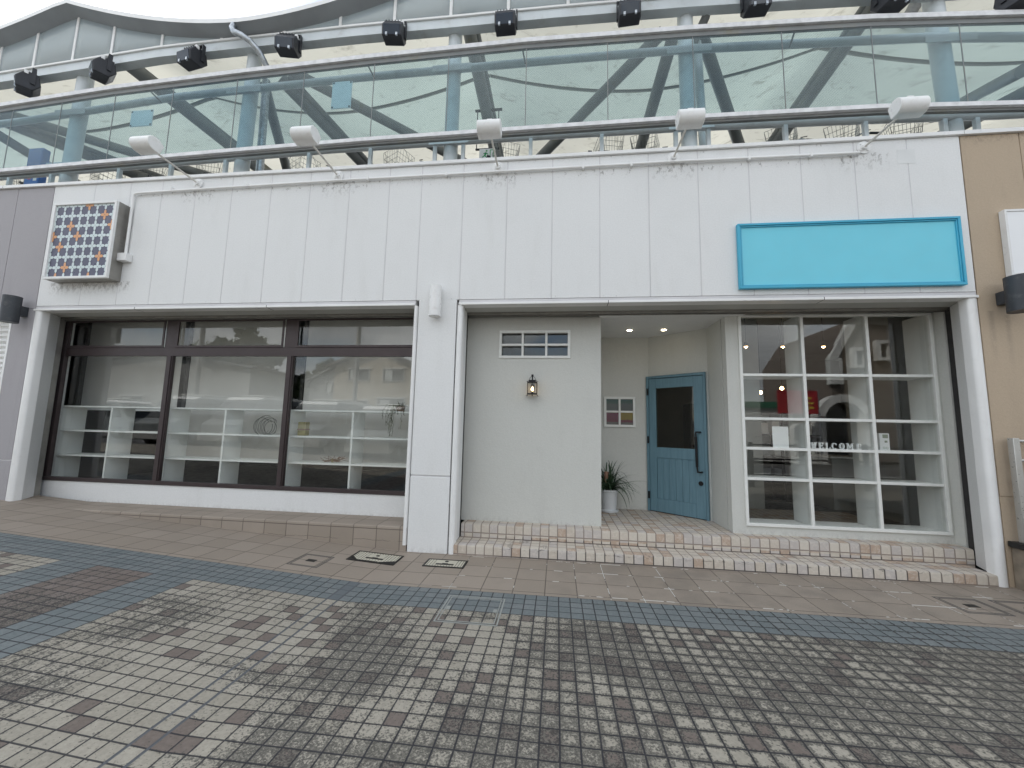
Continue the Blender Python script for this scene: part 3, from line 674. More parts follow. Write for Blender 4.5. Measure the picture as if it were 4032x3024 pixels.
ts = thing('sign_board', 'blank turquoise rectangular signboard with moulded frame above the display window', 'sign', (3.315, 0, 3.64))
MB('sign_blue').box(-1.15, 1.15, -.030, -.002, -.375, .375).build('panel', ts)
m = MB('sign_blue_frame')
for o_, i_, y_ in ((0, .028, -.055), (.030, .045, -.045)):
    X, Z = 1.19-o_, .402-o_; w_ = i_-(o_ if o_ else 0)
    m.box(-X, X, y_, -.004, Z-w_, Z); m.box(-X, X, y_, -.004, -Z, -Z+w_); m.box(-X, -X+w_, y_, -.004, -Z+w_, Z-w_); m.box(X-w_, X, y_, -.004, -Z+w_, Z-w_)
m.build('frame', ts, bevel=.004)
ws = thing('sign_board', 'plain white sign panel cut off by the right edge, above the dark wall lamp', 'sign', (5.5, 0, 3.715))
MB('paper').box(-.54, .54, -.055, -.002, -.355, .355).build('panel', ws, bevel=.003); m = MB('white_metal'); m.box(-.565, -.542, -.062, -.002, -.38, .38); m.box(.542, .565, -.062, -.002, -.38, .38); m.box(-.542, .542, -.062, -.002, -.38, -.357); m.box(-.542, .542, -.062, -.002, .357, .38); m.build('frame', ws)
# conduit
cdt = MB('trim_white'); cdt.tube([(3.53, -.03, 4.885), (1.42, -.03, 4.90), (-.82, -.03, 4.89), (-3.06, -.03, 4.885), (-5.16, -.03, 4.865), (-6.17, -.03, 4.852), (-6.215, -.03, 4.83), (-6.22, -.03, 4.79), (-6.222, -.03, 3.92)], .018, 10)
for x in (-5.6, -4.4, -2.6, -1.5, .3, .9, 2.3, 3.0): cdt.box(x-.012, x+.012, -.052, -.001, 4.862, 4.915)
tag(cdt.build('cable_conduit'), 'thin white cable conduit running along the top of the white fascia', 'conduit')
tag(MB('white_metal').box(-6.285, -6.135, -.09, -.001, 3.80, 3.915).build('junction_box', bevel=.006), 'small white junction box beside the patterned sign', 'junction box')
tag(MB('patch').box(3.96, 4.15, -.002, -.0005, 4.74, 4.92).build('repair_patch'), 'faint square repair patch high on the fascia at the right', 'patch')

# sign arm lamps
def arm_lamp():
    t = thing('sign_lamp', '', 'lamp', group='sign lamps on arms along the fascia')
    m = MB('lamp_white'); m.tube([(0, -.001, 0), (0, -.018, 0)], .075, 24); m.tube([(0, -.018, 0), (0, -.05, 0)], .035, 16)
    for k in range(4): a = R(45+90*k); m.tube([(.055*math.cos(a), -.018, .055*math.sin(a)), (.055*math.cos(a), -.028, .055*math.sin(a))], .009, 6)
    m.build('wall_plate', t)
    MB('dirty_white').tube([(0, -.03, 0), (0, -.66, -.0)], .0125, 8).build('arm', t)
    m = MB('lamp_white')       # half barrel reflector, lying along x, open to the wall
    pts = [(-.61, -.08)] + [(-.675-.085*math.sin(R(a)), .01+.09*math.cos(R(a))) for a in (165, 145, 125, 105, 85, 65, 45, 25, 5)] + [(-.64, .098), (-.575, .05)]
    m.prism(pts, 0, -.135, .135); m.build('lamp_head', t, bevel=.006)
    MB('lamp_white').box(-.03, .03, -.70, -.63, .099, .112).build('lamp_bracket', t, bevel=.003)
    MB('clear').box(-.12, .12, -.645, -.60, -.05, -.03).build('lens', t)
    return t
a0 = arm_lamp()
lx = [(-5.2, 'left end of the row, near the patterned sign'), (-3.05, 'second in the row, over the window'), (-.81, 'middle of the row'), (1.42, 'fourth in the row, over the alcove'), (3.60, 'right end of the row, over the turquoise sign')]
for i, (x, s) in enumerate(lx):
    t = a0 if i == 0 else copy_tree(a0); place(t, (x, 0, 4.965), 0, 'white sign lamp on an arm, ' + s)
    sl = .0
    t.rotation_euler = (R([-4, -3, -1, 0, 3][i]*.6), 0, 0)
    t.scale = (1, [1.12, 1.1, 1.0, .95, .93][i], 1)

# wall sconces
def sconce(name, label, mat, x, z, r, h, off, group=None):
    t = thing(name, label, 'wall lamp', (x, 0, z)); m = MB(mat, 'dark_gap')
    n = 28; ro, ri = r, r*.86
    m.lathe([(ri, -h/2+.004), (ro, -h/2), (ro, h/2), (ri, h/2+.003), (ri, h/2-.02)], (0, -off, 0), n); m.use(1).lathe([(ri*.98, -h/2+.03), (ri*.98, -h/2+.032)], (0, -off, 0), n)
    m.build('shade', t)
    return t
s1 = sconce('wall_sconce', 'dark cylinder wall lamp on the mauve wall', 'charcoal', -7.81, 3.08, .095, .38, .16)
MB('charcoal').box(-.05, .05, -.10, -.002, -.07, .07).build('bracket', s1)
s2 = sconce('wall_sconce', 'dark scuffed cylinder wall lamp on the tan wall', 'charcoal', 4.86, 3.08, .11, .38, .19)
MB('charcoal').box(-.05, .05, -.11, -.002, -.07, .07).build('bracket', s2)
s3 = sconce('wall_sconce', 'white cylinder downlight on the central white pillar', 'lamp_white', -1.555, 3.13, .075, .40, .09)
MB('lamp_white').box(-.04, .04, -.05, -.003, -.05, .05).build('bracket', s3)

# lantern on the stucco wall
ln = thing('wall_lantern', 'small black iron lantern with lit candle bulb on the stucco wall', 'lantern', (-.336, YB-.085, 2.0))
m = MB('black_paint'); w_ = .062
for sx in (-1, 1):
    for sy_ in (-1, 1):
        m.tube([(sx*w_, sy_*w_*.8, .0), (sx*w_, sy_*w_*.8, .17)], .004, 6)
        m.tube([(sx*w_, sy_*w_*.8, .0), (sx*(w_+.008), sy_*(w_*.8+.004), -.018), (sx*(w_+.018), sy_*(w_*.8+.01), -.02)], .003, 6)
m.tube([(0, -w_*.8, -.01), (0, -w_*.8, .17)], .004, 6)
m.box(-w_-.004, w_+.004, -w_*.8-.004, w_*.8+.004, .0, .014); m.box(-w_-.003, w_+.003, -w_*.8-.003, w_*.8+.003, .155, .168); m.box(-.045, .045, -.038, .038, .168, .192)
m.tube([(0, 0, .19), (0, 0, .245)], .009, 8); m.box(-.014, .014, -.014, .014, .24, .268)
for sx in (-1, 1): m.tube([(sx*.010, 0, .245), (sx*.03, 0, .228), (sx*.045, 0, .195), (sx*.062, 0, .178), (sx*.08, 0, .175)], .003, 6)
m.box(-.02, .02, w_*.8, .083, .05, .14); m.tube([(0, 0, .012), (0, 0, .04)], .012, 8); m.tube([(0, 0, -.022), (0, 0, .0)], .006, 6)
m.build('cage', ln)
MB('clear').box(-w_+.004, w_-.004, -w_*.8+.004, w_*.8-.004, .014, .155).build('glass', ln)
MB('flame').lathe([(.002, .038), (.014, .05), (.019, .066), (.014, .088), (.005, .107), (.001, .115)], n=12).build('bulb', ln)
# alcove spotlights
for i, (x, y, s) in enumerate(((1.075, 1.19, 'left'), (1.573, 1.18, 'right'))):
    t = thing('downlight', 'small lit recessed downlight in the alcove ceiling, the %s one' % s, 'downlight', (x, y, 3.07), group='alcove downlights')
    MB('spot').lathe([(.034, -.020), (.036, -.018), (.036, .0)], n=16).build('lens', t); MB('white_metal').lathe([(.037, -.012), (.046, -.012), (.048, .0), (.037, .0)], n=20).build('ring', t)

# potted plant
pp = thing('potted_plant', 'spiky-leaved plant in a white pot and saucer by the alcove wall', 'plant', (.80, 1.50, .313))
MB('pot_white').lathe([(.09, .0), (.135, .008), (.14, .03), (.115, .03), (.105, .045), (.128, .30), (.145, .31), (.145, .335), (.13, .335), (.125, .31), (.12, .30)], n=30).build('pot', pp)
MB('soil').lathe([(.118, .29), (.118, .305)], n=20).build('soil', pp)
MB('terracotta').lathe([(.028, .30), (.036, .33), (.034, .48), (.028, .50)], (-.04, -.02, .1), n=14).build('stump', pp)
lf = MB('leaf'); rnd = random.Random(4)
def blade(m, base, az, el, ln_, wd, droop, kink=None):
    pts = []; p = Vector(base); d = Vector((math.cos(az)*math.cos(el), math.sin(az)*math.cos(el), math.sin(el))); n = 9; sgt = ln_/n
    side = Vector((-math.sin(az), math.cos(az), 0)); L_ = []
    for i in range(n+1):
        tt = i/n; wv = wd*(1-tt)**.6*min(1, .45+tt*3)
        up_ = Vector((0, 0, 1))
        L_.append((p-side*wv, p+up_*wv*.25, p+side*wv)); d = (d+Vector((0, 0, -droop*(.3+tt)))).normalized(); p = p+d*sgt
        if kink and i == kink: d = Vector((d.x*.3, d.y*.3, -1)).normalized()
    prev = None
    for a, b, c in L_:
        v = [m.bm.verts.new(a), m.bm.verts.new(b), m.bm.verts.new(c)]
        if prev: m._f([prev[0], prev[1], v[1], v[0]], True); m._f([prev[1], prev[2], v[2], v[1]], True)
        prev = v
for i in range(120): blade(lf, (rnd.uniform(-.06, .06), rnd.uniform(-.06, .06), .33), rnd.uniform(0, 6.28), rnd.uniform(.35, 1.45), rnd.uniform(.32, .60), rnd.uniform(.011, .018), rnd.uniform(.10, .30) if i % 2 else rnd.uniform(.3, .55))
for a, l in ((-.25, .62), (-.1, .60), (.15, .42)): blade(lf, (.02, -.02, .36), a, .45, l, .012, .09)
blade(lf, (0, 0, .34), 1.4, 1.3, .42, .009, .02); blade(lf, (.0, 0, .34), -.3, 1.25, .38, .009, .02); blade(lf, (.02, 0, .38), -.2, .55, .5, .009, .05, 5)
lf.build('leaves', pp, normals=False)

# ------------------------------------------------------------------ covers in the paving
def slope(x0, x1): return (gz(x1)-gz(x0))/(x1-x0)
def flat_thing(name, label, cat, cx, cy_): return thing(name, label, cat, (cx, cy_, gz(cx)))
def cover(label, x0, x1, y0, y1, worn):
    cx, cy_ = (x0+x1)/2, (y0+y1)/2; t = flat_thing('inspection_cover', label, 'cover', cx, cy_); k = slope(x0, x1); a, b = (x1-x0)/2, (y1-y0)/2
    sh = Matrix.Identity(4); sh[2][0] = k
    m = MB('iron_cover'); w_ = .022
    m.box(-a, a, -b, -b+w_, .0, .008); m.box(-a, a, b-w_, b, .0, .008); m.box(-a, -a+w_, -b+w_, b-w_, .0, .008); m.box(a-w_, a, -b+w_, b-w_, .0, .008); m.xf(sh).build('rim', t)
    m = MB('iron_cover'); 
    nx, ny = int(2*a/.035), int(2*b/.035)
    for i in range(nx):
        for j in range(ny):
            x, y = -a+.04+i*(2*a-.08)/(nx-1), -b+.04+j*(2*b-.08)/(ny-1)
            if abs(x) < .10 and -.08 < y < .09: continue
            m.lathe([(.006, .006), (.005, .0085)], (x, y, 0), 8)
    m.box(-.10, .10, -.055, -.02, .006, .009); m.box(-.035, .03, -.02, -.005, .006, .009); m.lathe([(.022, .006), (.020, .009)], (0, .055, 0), 14)
    if worn: m.prism([(-a+.02, -b+.02), (-a+.12, -b+.02), (-a+.05, -b+.10), (-a+.02, -b+.12)], 2, .006, .0092); m.prism([(a-.02, -b+.02), (a-.20, -b+.02), (a-.10, -b+.07), (a-.02, -b+.11)], 2, .006, .0092); m.box(-a+.1, a-.2, -b+.02, -b+.035, .006, .0092)
    m.xf(sh).build('studs', t)
    MB('cover_cream').box(-a+w_, a-w_, -b+w_, b-w_, .0, .006).xf(sh).build('plate', t)
cover('larger cream studded cover with worn dark corners in front of the ledge end', -2.31, -1.76, -.49, -.18, True)
cover('smaller cream studded cover in front of the central pillar', -1.45, -.99, -.455, -.215, False)
def hatch(label, x0, x1, y0, y1, mat, w_, dz=.003, keys=True, mk=None):
    cx, cy_ = (x0+x1)/2, (y0+y1)/2; t = flat_thing('paved_hatch', label, 'cover', cx, cy_); k = slope(x0, x1); a, b = (x1-x0)/2, (y1-y0)/2; sh = Matrix.Identity(4); sh[2][0] = k
    m = MB(mat)
    for q, ww in ((0, w_), (w_*2.2, w_*.7)):
        A, B = a-q, b-q; m.box(-A, A, -B, -B+ww, .0, dz); m.box(-A, A, B-ww, B, .0, dz); m.box(-A, -A+ww, -B+ww, B-ww, .0, dz); m.box(A-ww, A, -B+ww, B-ww, .0, dz)
    m.xf(sh).build('frame', t)
    if keys:
        for sx in (-1, 1): q = MB(mat); X = sx*(a-.055); q.box(X-.016, X+.016, -.03, .03, .0, dz+.001); q.xf(sh).build('lifting_key', t)
    if mk: MB('iron_cover').box(-.05, .05, -.03, .03, .0, dz+.001).xf(sh).build('key_slot', t)
MT['hatch_metal'] = paint('worn_hatch_metal', (.29, .30, .28), .5, 0., bd=0, dirt=.6, dcol=(.08, .08, .08), ds=15)
MT['joint_dark'] = paint('dark_joint', (.09, .085, .08), .8, bd=0)
hatch('square metal-edged hatch filled with mosaic tiles in the centre of the paving', -.952, -.443, -1.62, -1.13, 'hatch_metal', .012)
hatch('small tan hatch with dark joints at the left of the studded covers', -2.79, -2.453, -.81, -.47, 'joint_dark', .010, .002, False, True)
hatch('tan hatch at the right end of the tan pavement, nearer the step', 3.575, 3.94, -.742, -.40, 'joint_dark', .012, .002, False, True)
hatch('tan hatch at the right edge of the photo, in front of the ramp wall', 4.05, 4.45, -.742, -.40, 'joint_dark', .012, .002, False, True)

# ------------------------------------------------------------------ balustrade of the bicycle deck
bal = thing('glass_balustrade', 'wired glass balustrade with white rails above the shop fascia', 'balustrade', (0, 0, 0))
rxs = [-16, -11.8, -9.4, -7.2, -5.0, -2.77, -.49, 1.78, 4.0, 5.9, 9, 16]; top = [6.40, 6.62, 6.74, 6.89, 6.97, 7.03, 7.06, 7.02, 6.94, 6.80, 6.75, 6.7]
lowz = [5.42, 5.50, 5.56, 5.61, 5.66, 5.70, 5.71, 5.715, 5.69, 5.60, 5.58, 5.55]
def rail(path_z, yc, hw2, hh2, mat, name):
    m = MB(mat)
    for a, b, za, zb in zip(rxs, rxs[1:], path_z, path_z[1:]):
        v = []
        for x, z in ((a, za), (b, zb)):
            v.append([m.bm.verts.new((x, yc+sy2*hw2, z+sz*hh2)) for sy2, sz in ((-1, -1), (1, -1), (1, 1), (-1, 1))])
        for k in range(4): m._f([v[0][k], v[0][(k+1) % 4], v[1][(k+1) % 4], v[1][k]])
    return m.build(name, bal, normals=True)
rail(top, .25, .04, .033, 'rail_steel', 'top_rail'); rail([z-.075 for z in top], .262, .02, .03, 'grey_tube', 'glazing_channel')
rail([z-.02 for z in lowz], .25, .045, .028, 'rail_steel', 'bottom_rail'); rail([z-.066 for z in lowz], .27, .022, .016, 'grey_tube', 'glazing_channel')
def zi(arr, x): return lerp(x, rxs, arr)
gj = [-16.0, -14.7, -13.5, -12.4, -11.3, -10.2, -9.11, -8.17, -7.17, -6.12, -5.01, -3.89, -2.766, -1.625, -.486, .65, 1.785, 2.915, 3.996, 5.01, 6.1, 7.2]
for a, b in zip(gj, gj[1:]):
    m = MB('rail_glass'); v = [m.bm.verts.new((x, y, z)) for y in (.246, .256) for x, z in ((a+.006, zi(lowz, a)), (b-.006, zi(lowz, b)), (b-.006, zi(top, b)-.05), (a+.006, zi(top, a)-.05))]
    for q in ((0, 1, 2, 3), (7, 6, 5, 4), (0, 4, 5, 1), (1, 5, 6, 2), (2, 6, 7, 3), (3, 7, 4, 0)): m._f([v[i] for i in q])
    m.build('glass_panel', bal)
    MB('grey_tube').prism([(a-.005, zi(lowz, a)), (a+.005, zi(lowz, a)), (a+.005, zi(top, a)-.05), (a-.005, zi(top, a)-.05)], 1, .247, .255).build('gasket', bal)
tub = MB('pale_blue_steel'); tub.tube([(x, .5, z) for x, z in ((-16, 6.35), (-9.14, 6.69), (-6.35, 6.90), (-3.2, 6.97), (-.1, 6.99), (1.8, 6.985), (4.8, 6.86), (6, 6.75), (16, 6.7))], .055, 12, smooth=True); tub.build('upper_tube', bal)
tub = MB('pale_blue_steel'); tub.tube([(x, .48, z) for x, z in ((-16, 5.5), (-9.3, 5.66), (-6.3, 5.72), (-3.5, 5.78), (-1, 5.79), (1.8, 5.78), (4, 5.73), (5.6, 5.68), (16, 5.62))], .07, 12, smooth=True); tub.build('lower_tube', bal)
for x in (-10.3, -9.335, -8.5, -7.2, -6.25, -5.28, -3.86, -2.86, -1.85, -1.42, -.42, .59, 1.6, 2.03, 3.02, 4.0, 4.93, 5.3):
    MB('pale_blue_steel').box(x-.025, x+.025, .45, .50, 5.03, zi(lowz, x)+.04).build('post', bal)
for x in (-8.28, -5.07, -1.635, 1.80, 5.08):
    m = MB('pale_blue_steel'); m.box(x-.30, x+.30, .425, .436, 5.70, 5.80); m.box(x-.30, x+.30, .425, .436, zi(top, x)-.15, zi(top, x)-.05); m.build('bracket', bal)
for x in (-6.6, -2.9, -.55, 3.1): MB('grey_tube').tube([(x, .27, zi(top, x)-.07), (x+.03, .46, zi(top, x)-.13)], .012, 6).build('strut', bal)
# notices on the glass
for i, (x0, x1, z0, z1, s) in enumerate(((-3.425, -3.115, 6.25, 6.69, 'tall pale blue blank notice on the balustrade glass, left of the middle column'), (-6.85, -6.46, 6.20, 6.475, 'wide pale blue blank notice on the balustrade glass, left part of the deck'))):
    t = thing('notice_plate', s, 'notice', ((x0+x1)/2, .262, z0)); a = (x1-x0)/2; MT.setdefault('notice', paint('notice_blue', (.75, .86, .90), .5, bd=0))
    MB('notice').box(-a, a, .0, .012, .0, z1-z0).build('plate', t)
    m = MB('grey_tube')
    for sx in (-1, 1):
        for zz in (.02, z1-z0-.02): m.box(sx*(a-.02)-.014, sx*(a-.02)+.014, -.003, -.0005, zz-.014, zz+.014)
    m.build('clip', t)

# ------------------------------------------------------------------ canopy: columns, eaves beam, mesh, membrane, braces
cano = thing('deck_canopy', 'membrane canopy with scalloped eaves, round columns and grey tubular braces over the bicycle deck', 'canopy', (0, 0, 0))
for x0, x1 in ((-15.2, -15.2), (-11.75, -11.75), (-8.31, -8.26), (-5.085, -5.04), (-1.637, -1.633), (1.81, 1.797), (5.11, 5.03), (8.6, 8.6), (12, 12)):
    MB('pale_blue_steel').tube([(x0, .56, 5.03), (x0+(x1-x0)*.5, .56, 6.3), (x1, .56, 7.62)], .105, 24).build('column', cano)
CUSP = [-29.2, -22.3, -15.3, -8.35, -1.65, 5.2, 12.1, 19.0, 26.]
def roofz(x, pk, tr):
    for a, b in zip(CUSP, CUSP[1:]):
        if a <= x <= b: u = (x-a)/(b-a)*2-1; return tr+(pk-tr)*(abs(u)**1.75)
    return tr
XE = [-22.3+.25*i for i in range(166)]
# eaves beam (box girder) with lip
bx = [-22, -9.8, -6.63, -3.2, -1.7, -.1, 1.8, 5, 14]; bz = [7.08, 7.40, 7.60, 7.635, 7.62, 7.615, 7.58, 7.45, 7.3]
def beam(y0, y1, d0, d1, mat, name):
    m = MB(mat); prev = None
    for x, z in zip(bx, bz):
        v = [m.bm.verts.new(q) for q in ((x, y0, z+d0), (x, y1, z+d0), (x, y1, z+d1), (x, y0, z+d1))]
        if prev:
            for k in range(4): m._f([prev[k], prev[(k+1) % 4], v[(k+1) % 4], v[k]])
        prev = v
    return m.build(name, cano)
beam(.36, .40, -.075, .10, 'pale_blue_steel', 'eaves_beam'); beam(.402, .50, -.07, -.045, 'pale_blue_steel', 'eaves_beam'); beam(.335, .358, .075, .105, 'trim_white', 'beam_lip')
def bzi(x): return lerp(x, bx, bz)
def ez(x): return max(roofz(x, 8.53, 7.80), bzi(x)+.12)      # scalloped eaves line
mp_ = [-15, -13.2, -11.5, -9.80, -9.08, -8.30, -7.55, -6.6, -5.5, -4.4, -3.45, -2.56, -1.665, -.785, .1, 1.0, 1.9, 2.8, 3.7, 4.6, 5.2, 6, 7, 8]
for x in mp_: MB('trim_white').box(x-.022, x+.022, .362, .385, bzi(x)+.10, ez(x)+.02).build('panel_frame', cano)
for a, b in zip(mp_, mp_[1:]):
    m = MB('mesh_panel'); n = 6; lo, hi = [], []
    for i in range(n+1):
        x = a+.024+(b-a-.048)*i/n; lo.append(m.bm.verts.new((x, .372, bzi(x)+.102))); hi.append(m.bm.verts.new((x, .372, max(ez(x)-.01, bzi(x)+.105))))
    for i in range(n): m._f([lo[i], lo[i+1], hi[i+1], hi[i]])
    m.build('mesh_panel', cano, normals=False, solid=.004)
m = MB('pale_blue_steel', 'trim_white', 'eaves_under'); prev = None      # curved eaves gutter edge
for x in XE:
    z = ez(x); v = [m.bm.verts.new(q) for q in ((x, .18, z-.0), (x, .18, z+.075), (x, .44, z+.10), (x, .44, z-.09))]
    if prev:
        for k in range(4): m.use((1, 0, 0, 2)[k])._f([prev[k], prev[(k+1) % 4], v[(k+1) % 4], v[k]], k != 0)
    prev = v
m.build('eaves_edge', cano)
def memz(x, y):
    t = min(max((y-.4)/2.6, 0), 1); w2 = roofz(x, 8.60+.75*t, 7.92+.76*t)
    return w2 + max(y-3, 0)*.28
m = MB('membrane')
def mf(u, v):
    x = -28+50*u; y = .42+15*v; return (x, y, memz(x, y))
m.grid(mf, 200, 30); m.build('membrane', cano, normals=False)
m = MB('seam'); prev = None
for x in XE:
    y = 3.0; v = [m.bm.verts.new((x, y+q, memz(x, y+q)-.012)) for q in (-.06, .06)]
    if prev: m._f([prev[0], prev[1], v[1], v[0]])
    prev = v
m.build('membrane_seam', cano, normals=False, solid=.004)
def brace(a, b, r, name='brace', low=5.05, ext=.12):
    a, b = Vector(a), Vector(b); d = b-a; a2 = a-d*ext; k = (low-a.z)/d.z; b2 = a+d*k
    MB('grey_tube').tube([a2, b2], r, 16).build(name, cano)
BR = [((-1.61, 1.2, 8.50), (-1.303, 2.5, 7.10), .115), ((-1.47, 1.3, 8.50), (-1.20, 2.6, 7.15), .05), ((1.458, 1.2, 7.84), (-.276, 2.5, 7.04), .095), ((1.784, 1.2, 7.83), (1.567, 2.5, 7.043), .10), ((2.316, 1.2, 7.736), (3.335, 2.5, 7.046), .095),
      ((4.792, 1.2, 8.16), (4.077, 2.5, 7.049), .115), ((4.66, 1.22, 8.16), (3.95, 2.52, 7.05), .05), ((-4.903, 1.2, 7.618), (-4.158, 2.5, 7.054), .115), ((-4.75, 1.2, 7.66), (-4.02, 2.5, 7.06), .05), ((-4.517, 1.2, 7.711), (-2.22, 2.5, 7.077), .09), ((-5.343, 1.2, 7.529), (-5.886, 2.5, 7.098), .09),
      ((-8.108, 1.2, 8.223), (-6.70, 2.5, 7.20), .13), ((-7.98, 1.25, 8.24), (-6.55, 2.55, 7.22), .05), ((-10.55, 1.2, 7.40), (-8.1, 2.5, 7.06), .09), ((-11.1, 1.2, 7.43), (-9.62, 2.5, 7.1), .115), ((-10.9, 1.2, 7.43), (-9.2, 2.5, 7.1), .05), ((-11.04, 1.2, 7.079), (-10.9, 2.5, 6.85), .09),
      ((6.707, 1.2, 6.9), (7.209, 2.5, 7.548), .09), ((8.3, 1.2, 7.4), (6.2, 2.5, 6.6), .10)]
for a, b, r in BR:
    if b[2] < a[2]-.05: brace(a, b, r, ext=.10 if b[2] < 7.11 else .15)
    else: MB('grey_tube').tube([Vector(a), Vector(b)+(Vector(b)-Vector(a))*.8], r, 16).build('brace', cano)
MB('grey_tube').tube([(5.1, .6, 7.9), (6.3, 2.5, 9.1)], .09, 14).build('brace', cano)
m = MB('galv')       # curled overflow pipe at the second column
m.tube([(-5.15, .22, 7.80), (-5.16, .20, 7.72), (-5.10, .18, 7.63), (-4.98, .20, 7.58), (-4.87, .26, 7.52), (-4.78, .36, 7.42), (-4.72, .5, 7.25)], .045, 12); m.build('overflow_pipe', cano)
m = MB('grey_tube'); m.tube([(2.02, .35, 7.75), (2.10, .40, 7.66), (2.08, .55, 7.52), (1.98, .75, 7.35)], .06, 12); m.build('overflow_pipe', cano)
for x in (-5.0, 2.08):
    m = MB('galv' if x < 0 else 'pale_blue_steel'); m.tube([(x-.03, .82, 7.4), (x+.03, .82, 5.05)], .06, 14); m.build('downpipe', cano)

# floodlights under the eaves beam
def flood():
    t = thing('floodlight', '', 'floodlight', group='floodlights hung under the eaves beam')
    m = MB('black_plastic'); m.prism([(-.16, -.11), (-.185, .05), (-.11, .17), (-.02, .20), (.07, .16), (.10, .02), (.02, -.10)], 0, -.145, .145); m.build('housing', t, bevel=.012)
    m = MB('black_plastic')
    for k in range(6): m.box(-.12+.045*k, -.11+.045*k, -.10, .06, .165, .215)
    m.build('cooling_fins', t)
    MB('flood_glass').prism([(-.166, -.10), (-.192, .045), (-.186, .045), (-.160, -.10)], 0, -.12, .12).build('lens', t)
    m = MB('galv'); 
    for sx in (-1, 1): m.box(sx*.075-.014, sx*.075+.014, -.178, -.155, -.118, -.075)
    m.build('clips', t)
    m = MB('black_plastic'); m.box(-.165, -.150, -.02, .03, .0, .28); m.box(.150, .165, -.02, .03, .0, .28); m.box(-.165, .165, -.02, .03, .27, .285); m.build('bracket', t)
    MB('lamp_white').box(.10, .15, -.10, -.05, .15, .21).build('gland', t, bevel=.008)
    return t
f0 = flood()
FL = [(-8.91, 7.08, -.55), (-7.48, 7.21, -.5), (-5.86, 7.27, -.15), (-4.22, 7.33, .2), (-2.50, 7.37, .12), (-.80, 7.36, .0), (.95, 7.335, -.05), (2.62, 7.29, .0), (4.25, 7.16, .2), (5.66, 7.0, .45)]
FN = ['leftmost, beside the photo edge', 'second from the left, right of the leftmost column', 'third from the left, before the light streak', 'fourth from the left, by the curled overflow pipe', 'fifth from the left, between the second and middle columns', 'just right of the middle column', 'seventh from the left, over the middle-right bay', 'eighth from the left, just right of the fourth column', 'second from the right, beside the big diagonal brace', 'rightmost, cut off by the photo edge']
for i, ((x, z, rz), s) in enumerate(zip(FL, FN)):
    t = f0 if i == 0 else copy_tree(f0); place(t, (x, .30, z), rz, 'black floodlight under the eaves beam, ' + s)

# ------------------------------------------------------------------ bicycles on the deck
def bike():
    t = thing('parked_bicycle', '', 'bicycle', group='bicycles parked on the deck')
    for y in (.0, 1.08):
        m = MB('rubber', 'galv'); m.ring((0, y, .33), .32, .018, 'x', 28, 6); m.use(1)
        for k in range(9): a = math.pi*2*k/9; m.tube([(0, y, .33), (0, y+.31*math.cos(a), .33+.31*math.sin(a))], .003, 4)
        m.build('wheel', t)
    m = MB('bike_frame'); m.tube([(0, .0, .33), (0, .14, .82), (0, .17, .93)], .016, 8); m.tube([(0, .15, .80), (0, .40, .45), (0, .62, .36)], .018, 8); m.tube([(0, .62, .33), (0, .72, .86)], .015, 8); m.tube([(0, .62, .34), (0, 1.08, .33)], .011, 6); m.tube([(0, .70, .72), (0, 1.08, .33)], .011, 6); m.build('frame', t)
    m = MB('black_plastic'); m.prism([(-.02, .85), (.13, .86), (.20, .90), (.10, .935), (-.04, .90)], 0, -.06, .06); m.xf(Matrix.Translation((0, .62, .0))).build('saddle', t, bevel=.02)
    m = MB('galv'); m.tube([(-.30, .30, 1.03), (-.22, .22, 1.045), (-.08, .16, .98), (.08, .16, .98), (.22, .22, 1.045), (.30, .30, 1.03)], .011, 8); m.tube([(0, .16, .9), (0, .16, .985)], .012, 8); m.build('handlebar', t)
    m = MB('black_plastic'); m.tube([(-.38, .37, 1.03), (-.28, .28, 1.035)], .017, 8); m.tube([(.38, .37, 1.03), (.28, .28, 1.035)], .017, 8); m.tube([(.30, .18, 1.02), (.22, .18, 1.04)], .006, 6); m.box(-.26, -.20, .16, .21, 1.04, 1.07); m.build('grips', t)
    m = MB('wire')
    for zz, s_ in ((.80, .82), (.88, .88), (.96, .94), (1.04, 1.0)):
        q = [(-.19*s_, -.12-.12*s_), (.19*s_, -.12-.12*s_), (.19*s_, .10), (-.19*s_, .10)]
        pts = [(x, y, zz + (.03 if y < 0 and zz > 1 else 0)) for x, y in q]; pts.append(pts[0]); m.tube(pts, .0035, 4)
    for i in range(9):
        x = -.19+.38*i/8; m.tube([(x*.82, -.22, .78), (x, -.24, 1.07)], .0025, 4); m.tube([(x*.82, .08, .78), (x, .10, 1.04)], .0025, 4)
    for i in range(7):
        for sx in (-1, 1): y = -.24+.34*i/6; m.tube([(sx*.155, y, .78), (sx*.19, y, 1.05)], .0025, 4)
    m.ring((0, -.07, 1.06), .20, .0035, 'x', 14, 4, 0, 180)
    m.build('basket', t)
    return t
b0 = bike()
BK = [(-10.05, .5, 'at the far left, carrying a blue package'), (-8.25, -.3, 'just right of the leftmost column'), (-7.3, .4, 'left of the first sign lamp arm'), (-6.15, .35, 'left of the second column'), (-4.35, -.45, 'right of the second column and its downpipe'), (-2.65, -.5, 'left of the middle column, basket leaning right'), (-.9, .4, 'just right of the exit sign and middle column'), (.75, .2, 'halfway between the middle and fourth columns'), (1.35, -.4, 'just left of the fourth column'), (3.35, -.6, 'right of the fourth column, black grip to the left'), (4.2, -.7, 'above the turquoise sign, grip pointing up'), (4.95, -.3, 'beside the rightmost column')]
for i, (x, rz, s) in enumerate(BK):
    t = b0 if i == 0 else copy_tree(b0); place(t, (x, 1.15, 4.99+[.0, .02, .01][i % 3]), rz, 'parked bicycle showing above the parapet, ' + s)
t = thing('printed_bag', 'blue printed bag with red mark standing in the leftmost bicycle basket', 'bag', (-9.70, 1.0, 5.80))
